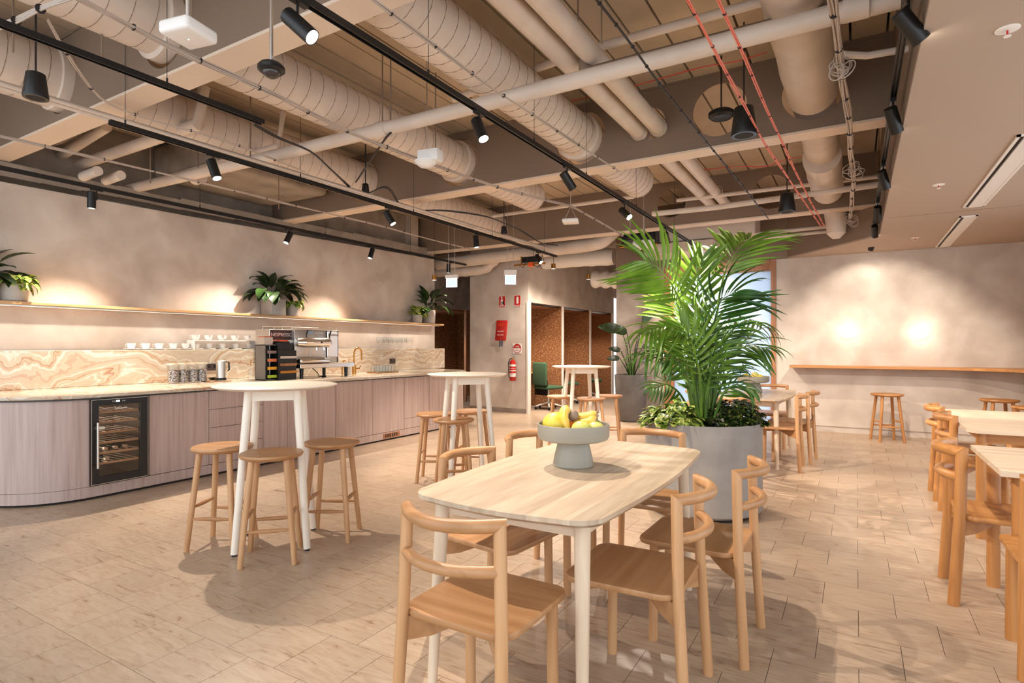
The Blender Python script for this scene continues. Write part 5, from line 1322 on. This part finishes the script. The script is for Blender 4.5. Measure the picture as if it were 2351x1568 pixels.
def fruit(name, lb, m, p, r, sz=(1, 1, 1), stem=False, rz=0, grp='fruit in the foreground bowl'):
    t = thing(name, lb, 'fruit', p, rz, grp); MB().ball((0, 0, 0), r, 24, sz).build('body', m, t)
    if stem: MB().tube([(0, 0, r*sz[2]*.95), (.004, 0, r*sz[2]+.016)], .003, 6).build('stem', 'kiwi', t)
cr = Vector((CT, ST, 0)); cf = Vector((-ST, CT, 0)); up = Vector((0, 0, 1))
def fp(r_, f, u, b=fb): return b+cr*r_+cf*f+up*u
fruit('melon', 'large yellow melon at the left of the fruit bowl', 'melon', fp(-.080, .0, .196), .062, (1.05, 1, .9), rz=.3)
fruit('mango', 'pale green mango at the front of the fruit bowl', 'pear', fp(.028, -.09, .185), .046, (1.05, .8, .8))
fruit('pear', 'green pear at the right of the fruit bowl', 'pear', fp(.095, -.07, .18), .042, (1, .85, .85), True)
fruit('lime', 'dark green fruit at the far right of the bowl', mat('lime_skin', '7C8A3A', .4), fp(.1, .05, .182), .040, (1, .85, .85), True)
fruit('passionfruit', 'brown round fruit resting on the bananas', 'kiwi', fp(.0, -.005, .235), .026)
fruit('orange', 'orange fruit peeking between bananas and mango', mat('orange_skin', 'E07A25', .45), fp(-.015, -.02, .175), .036)
def banana(lb, pts, r=.018, grp='fruit in the foreground bowl'):
    t = thing('banana', lb, 'fruit', pts[0], 0, grp); p0 = Vector(pts[0]); P = [Vector(p)-p0 for p in pts]
    Q = []
    for i in range(len(P)-1):
        for j in range(5): Q.append(P[i].lerp(P[i+1], j/5))
    Q.append(P[-1])
    for _ in range(3): Q = [Q[0]]+[(Q[i-1]+Q[i]*2+Q[i+1])/4 for i in range(1, len(Q)-1)]+[Q[-1]]
    n = len(Q)-1
    MB().tube(Q, [r*(.35+.65*min(1, 4*u, 5*(1-u))) for u in [i/n for i in range(n+1)]], 10).build('body', 'banana', t)
    e = (Q[-1]-Q[-2]).normalized(); MB().tube([Q[-1]-e*.002, Q[-1]+e*.012], [r*.35, r*.28], 8).build('tip', 'kiwi', t)
banana('upright curved banana at the left of the bunch', [fp(-.025, -.075, .165), fp(-.048, -.05, .225), fp(-.04, -.015, .262), fp(-.012, .0, .255)], .019)
banana('second banana behind the upright one', [fp(-.052, -.02, .17), fp(-.055, .0, .235), fp(-.04, .02, .268), fp(-.012, .02, .255)], .018)
banana('long banana lying to the right over the rim', [fp(.0, .03, .225), fp(.04, .02, .226), fp(.085, .0, .236), fp(.108, -.01, .25)], .019)
banana('lower banana lying beneath the long one', [fp(-.005, .0, .205), fp(.04, -.015, .20), fp(.08, -.02, .212), fp(.105, -.02, .232)], .018)
for k, (a, b_, u, r, m, lb) in enumerate([(-.09, 0, .185, .045, 'melon', 'yellow fruit at the left of the rear bowl'), (.02, 0, .2, .048, 'pear', 'green fruit at the middle of the rear bowl'), (.07, -.03, .18, .04, 'melon', 'yellow fruit at the right of the rear bowl'), (-.03, -.05, .18, .036, 'banana', 'small yellow fruit at the front of the rear bowl')]):
    fruit(['lemon', 'apple', 'quince', 'nectarine'][k], lb, m, fp(a, b_, u, fb2), r, grp='fruit in the rear bowl')
# ================================================================ planters
PC = Vector((-1.07, 4.80, 0))
t = thing('round_planter', 'large round concrete planter with palm behind the foreground table', 'planter', PC)
MB().lathe([(0, .02), (.41, .02), (.415, .03), (.435, .03), (.45, .045), (.45, .71), (.446, .715), (.425, .715), (.42, .70), (.42, .64), (0, .64)], 72).build('tub', 'planter', t)
MB().lathe([(0, 0), (.40, 0), (.40, .02), (0, .02)], 48).build('base_ring', 'dark', t)
mb = MB(); mb.lathe([(0, .665), (.2, .67), (.421, .655)], 36)
for v in mb.bm.verts: v.co.z += R.uniform(-.01, .012)
mb.build('soil', 'soil', t, fix=False)
# palm
tp = thing('kentia_palm', 'tall lush palm with arching fronds in the round planter', 'palm', (PC.x, PC.y, .66))
org = Vector((PC.x, PC.y, .66))
D0 = -ST*PC.x+CT*PC.y
rp = random.Random(11)
def frond(path, L0, m='leaf_palm', npair=18, wdt=.034, start=.3, ang0=1.25, ang1=.5, droop=.8, upv=None, stem_from=None):
    "path: (photo x, photo y, depth offset) of the rachis; leaflets on both sides"
    P = [pd(a, b, D0+c)-org for a, b, c in path]
    Q = []
    for i in range(len(P)-1):
        for j in range(8): Q.append(P[i].lerp(P[i+1], j/8))
    Q.append(P[-1])
    for _ in range(6): Q = [Q[0]]+[(Q[i-1]+Q[i]*2+Q[i+1])/4 for i in range(1, len(Q)-1)]+[Q[-1]]
    mb = MB(); n = len(Q)-1
    mb.tube(Q, [.011*(1-.85*i/n)+.0015 for i in range(n+1)], 6)
    for k in range(npair):
        u = start+(1-start)*(k/(npair-1)); i = min(n-1, int(u*n)); p = Q[i].lerp(Q[i+1], u*n-i)
        t_ = (Q[i+1]-Q[i]).normalized()
        nm = Vector(upv) if upv else -cf*.6+up*.8
        s = t_.cross(nm).normalized(); nn = s.cross(t_).normalized()
        v = (u-start)/(1-start); ang = ang0+(ang1-ang0)*v
        ll = L0*(.55+.75*math.sin(PI*min(1, v*.85+.12)))*rp.uniform(.85, 1.1)
        for sd in (-1, 1):
            d = t_*math.cos(ang)+s*sd*math.sin(ang)+nn*rp.uniform(-.05, .3)
            leaf(mb, p, d, nn, ll, wdt*1.3*rp.uniform(.8, 1.15), droop*rp.uniform(.6, 1.4), 7, .5)
    mb.build('frond', m, tp, fix=False)
B = (1618, 975)
F = [
 ([(1605, 960, 0), (1590, 830, 0), (1572, 715, -.05), (1545, 655, -.12), (1510, 612, -.2), (1480, 600, -.25)], .40, 'leaf_palm', 16, .026, .50, 1.2, .45, .6, (.35, -.9, .4)),
 ([(1625, 960, 0), (1640, 800, 0), (1650, 680, .0), (1668, 610, .05), (1695, 570, .1), (1722, 548, .2)], .42, 'leaf_palm', 15, .028, .52, 1.15, .5, .5, (-.2, -.9, .45)),
 ([(1615, 960, .1), (1612, 800, .1), (1605, 700, .1), (1600, 640, .1), (1612, 600, .1)], .30, 'leaf_palm', 11, .03, .45, 1.0, .4, .4, (.1, -1, .2)),
 ([(1622, 960, -.1), (1628, 830, -.1), (1640, 740, -.15), (1652, 690, -.22), (1690, 670, -.3)], .40, 'leaf_dark2', 15, .021, .45, 1.2, .5, 1.0, (0, -.7, .7)),
 ([(1600, 960, -.1), (1590, 850, -.1), (1570, 780, -.2), (1530, 745, -.3), (1485, 760, -.4)], .34, 'leaf_palm', 14, .02, .4, 1.2, .5, 1.1, (-.1, -.5, .85)),
 ([(1598, 960, -.1), (1585, 880, -.15), (1560, 830, -.25), (1520, 805, -.35), (1470, 815, -.45)], .26, 'leaf_mid', 12, .018, .4, 1.2, .5, 1.2, (0, -.4, .9)),
 ([(1632, 960, -.1), (1650, 860, -.15), (1680, 810, -.2), (1720, 790, -.3), (1755, 800, -.4)], .30, 'leaf_mid', 12, .019, .35, 1.2, .45, 1.1, (.1, -.4, .9)),
 ([(1628, 960, 0), (1645, 840, 0), (1675, 760, .1), (1710, 735, .2), (1745, 740, .3)], .34, 'leaf_mid', 13, .02, .4, 1.2, .5, 1.1, (.1, -.5, .85)),
 ([(1592, 960, .1), (1560, 900, .05), (1530, 880, -.05), (1500, 892, -.15)], .2, 'leaf_mid', 9, .018, .35, 1.1, .4, 1.2, None),
 ([(1640, 960, -.2), (1660, 900, -.25), (1690, 880, -.3), (1725, 895, -.35)], .2, 'leaf_mid', 9, .018, .3, 1.1, .4, 1.2, None),
 ([(1610, 960, -.2), (1608, 860, -.25), (1590, 790, -.3), (1565, 750, -.35)], .3, 'leaf_palm', 12, .02, .35, 1.2, .5, 1.0, (0, -.8, .6)),
 ([(1615, 960, .2), (1600, 820, .25), (1565, 730, .35), (1540, 690, .4)], .34, 'leaf_palm', 12, .022, .45, 1.2, .5, .8, (0, -.8, .5)),
 ([(1620, 960, -.25), (1625, 880, -.3), (1645, 820, -.4), (1665, 790, -.45)], .24, 'leaf_mid', 11, .019, .3, 1.2, .5, 1.1, (0, -.6, .8)),
 ([(1612, 960, 0), (1600, 860, 0), (1580, 800, -.05), (1545, 770, -.1)], .26, 'leaf_palm', 13, .02, .3, 1.2, .5, 1.0, (0, -.8, .6)),
 ([(1620, 960, .1), (1622, 850, .1), (1610, 770, .1), (1590, 715, .1)], .28, 'leaf_palm', 14, .022, .3, 1.1, .4, .8, (0, -.9, .4)),
 ([(1624, 960, .1), (1640, 860, .1), (1655, 790, .15), (1690, 750, .2)], .26, 'leaf_mid', 13, .02, .3, 1.2, .5, 1.0, (0, -.8, .6)),
 ([(1610, 960, -.1), (1600, 890, -.1), (1600, 820, -.15), (1620, 770, -.2)], .24, 'leaf_mid', 13, .02, .3, 1.2, .5, 1.0, (0, -.8, .5)),
 ([(1630, 960, .1), (1650, 900, .15), (1672, 850, .2), (1705, 840, .3)], .22, 'leaf_dark2', 11, .02, .3, 1.1, .4, 1.1, (0, -.5, .8)),
 ([(1606, 960, .1), (1590, 880, .15), (1568, 800, .2), (1520, 790, .3)], .24, 'leaf_mid', 12, .02, .3, 1.2, .5, 1.1, (0, -.6, .8)),
 ([(1606, 960, -.2), (1575, 850, -.3), (1545, 825, -.35), (1525, 835, -.4)], .22, 'leaf_mid', 10, .018, .3, 1.2, .5, 1.2, (0, -.5, .8)),
]
M['leaf_dark2'] = noisy('leaf_deep', [(.35, '1F4212'), (.65, '356A1E')], coord='World', nscale=9, rough=.35)
for f in F: frond(f[0], f[1], f[2], f[3], f[4], f[5], f[6], f[7], f[8], f[9])
for i in range(16):
    a = 2*PI*i/16; b0 = Vector((math.cos(a)*.06, math.sin(a)*.06, 0)); tp_ = Vector((math.cos(a)*rp.uniform(.06, .2), math.sin(a)*rp.uniform(.06, .2), rp.uniform(.35, .8)))
    MB().tube([b0, b0.lerp(tp_, .5)+Vector((0, 0, .03)), tp_], [.009, .007, .004], 6).build('stalk', 'stem', tp)
def groundcover(lb, c, sx, sy, h, n, m, seed, lw=.05, name='croton_shrub'):
    rr = random.Random(seed)
    t = thing(name, lb, 'shrub', c, 0, 'ground cover in the round planter')
    mb = MB()
    for i in range(n):
        a = rr.uniform(0, 2*PI); q = math.sqrt(rr.random()); e = 1-q*q
        p = Vector((math.cos(a)*q*sx, math.sin(a)*q*sy, h*(.15+.85*e**.6)*rr.uniform(.45, 1)))
        d = Vector((math.cos(a)*(.4+q)+rr.uniform(-.5, .5), math.sin(a)*(.4+q)+rr.uniform(-.5, .5), rr.uniform(-.3, .5)))
        leaf(mb, p, d, (rr.uniform(-.3, .3), rr.uniform(-.3, .3), 1), lw*rr.uniform(1.1, 1.8), lw*rr.uniform(.7, 1.1), rr.uniform(.2, 1.1), 4, .2)
    tag(mb.build('foliage', m, t, fix=False), kind='stuff')
    mb = MB()
    for i in range(14):
        a = rr.uniform(0, 2*PI); q = rr.uniform(.1, .8); mb.tube([(math.cos(a)*q*sx*.5, math.sin(a)*q*sy*.5, -.02), (math.cos(a)*q*sx, math.sin(a)*q*sy, h*.7)], .003, 5)
    mb.build('stems', 'stem', t)
L_ = PC-cr*.25-cf*.06; groundcover('yellow green leafy shrub at the left of the round planter', (L_.x, L_.y, .665), .21, .25, .20, 260, 'leaf_var', 31, .062)
L_ = PC+cr*.23-cf*.08; groundcover('dark variegated shrub at the right of the round planter', (L_.x, L_.y, .665), .215, .26, .235, 520, 'leaf_croton', 32, .045) if 'leaf_croton' in M else None
if 'leaf_croton' not in M:
    M['leaf_croton'] = noisy('leaf_croton', [(.45, '182A10'), (.56, '35491C'), (.68, 'A39A4A')], coord='World', nscale=34, rough=.35)
    groundcover('dark variegated shrub at the right of the round planter', (L_.x, L_.y, .665), .215, .26, .235, 520, 'leaf_croton', 32, .045)
# tall dark planter with bird of paradise
q = pd(1449, 965, 10.13); TPX, TPY = q.x, BW-.31
t = thing('tall_planter', 'tall dark grey tapered planter against the dark plaster wall', 'planter', (TPX, TPY, 0))
MB().lathe([(0, 0), (.17, 0), (.2, .01), (.235, .12), (.262, .35), (.285, .80), (.282, .815), (.265, .815), (.262, .79), (0, .78)], 56).build('tub', 'planter_dark', t)
MB().lathe([(0, .79), (.263, .79)], 32).build('soil', 'soil', t, fix=False)
tb = thing('strelitzia_plant', 'broad leaved dark strelitzia in the tall grey planter', 'plant', (TPX, TPY, .79))
og = Vector((TPX, TPY, .79))
d1 = 10.1
for k, (st, dirv, L, W, dr) in enumerate([
    ([(1448, 862, 0), (1440, 800, -.02), (1428, 760, -.1)], (-1, 0, .35), .44, .20, .9),
    ([(1450, 862, 0), (1446, 800, 0), (1440, 765, -.1)], (-.8, 0, .4), .36, .18, 1.1),
    ([(1455, 862, 0), (1462, 800, 0), (1475, 742, -.05)], (.55, 0, .85), .50, .17, .35),
    ([(1452, 862, 0), (1458, 800, -.1), (1466, 765, -.2)], (.9, 0, .15), .36, .13, .5),
    ([(1446, 862, 0), (1436, 830, -.1), (1425, 805, -.2)], (-1, 0, .3), .22, .11, .8),
    ([(1445, 862, 0), (1434, 840, -.1), (1423, 822, -.2)], (-1, 0, -.0), .23, .11, .5),
    ([(1456, 862, 0), (1464, 842, -.1), (1472, 830, -.15)], (1, 0, .1), .22, .09, .3),
    ([(1453, 862, 0), (1462, 820, -.1), (1474, 800, -.2)], (.8, 0, .5), .3, .12, .6)]):
    P = [pd(a, b, d1+c)-og for a, b, c in st]
    mb = MB(); mb.tube([P[0], P[1], P[2]], [.012, .009, .006], 8)
    d = cr*dirv[0]+up*dirv[2]-cf*.25
    leaf(mb, P[2], d, up*.35-cf*.9, L, W, dr*.8, 10, .18, wav=.04)
    mb.build('leaf', 'leaf_dark', tb, fix=False)
for i in range(8):
    a = i*.8; MB().tube([(math.cos(a)*.05, math.sin(a)*.05, 0), (math.cos(a)*.09, math.sin(a)*.07, rp.uniform(.3, .5))], [.011, .005], 6).build('stalk', 'leaf_mid', tb)
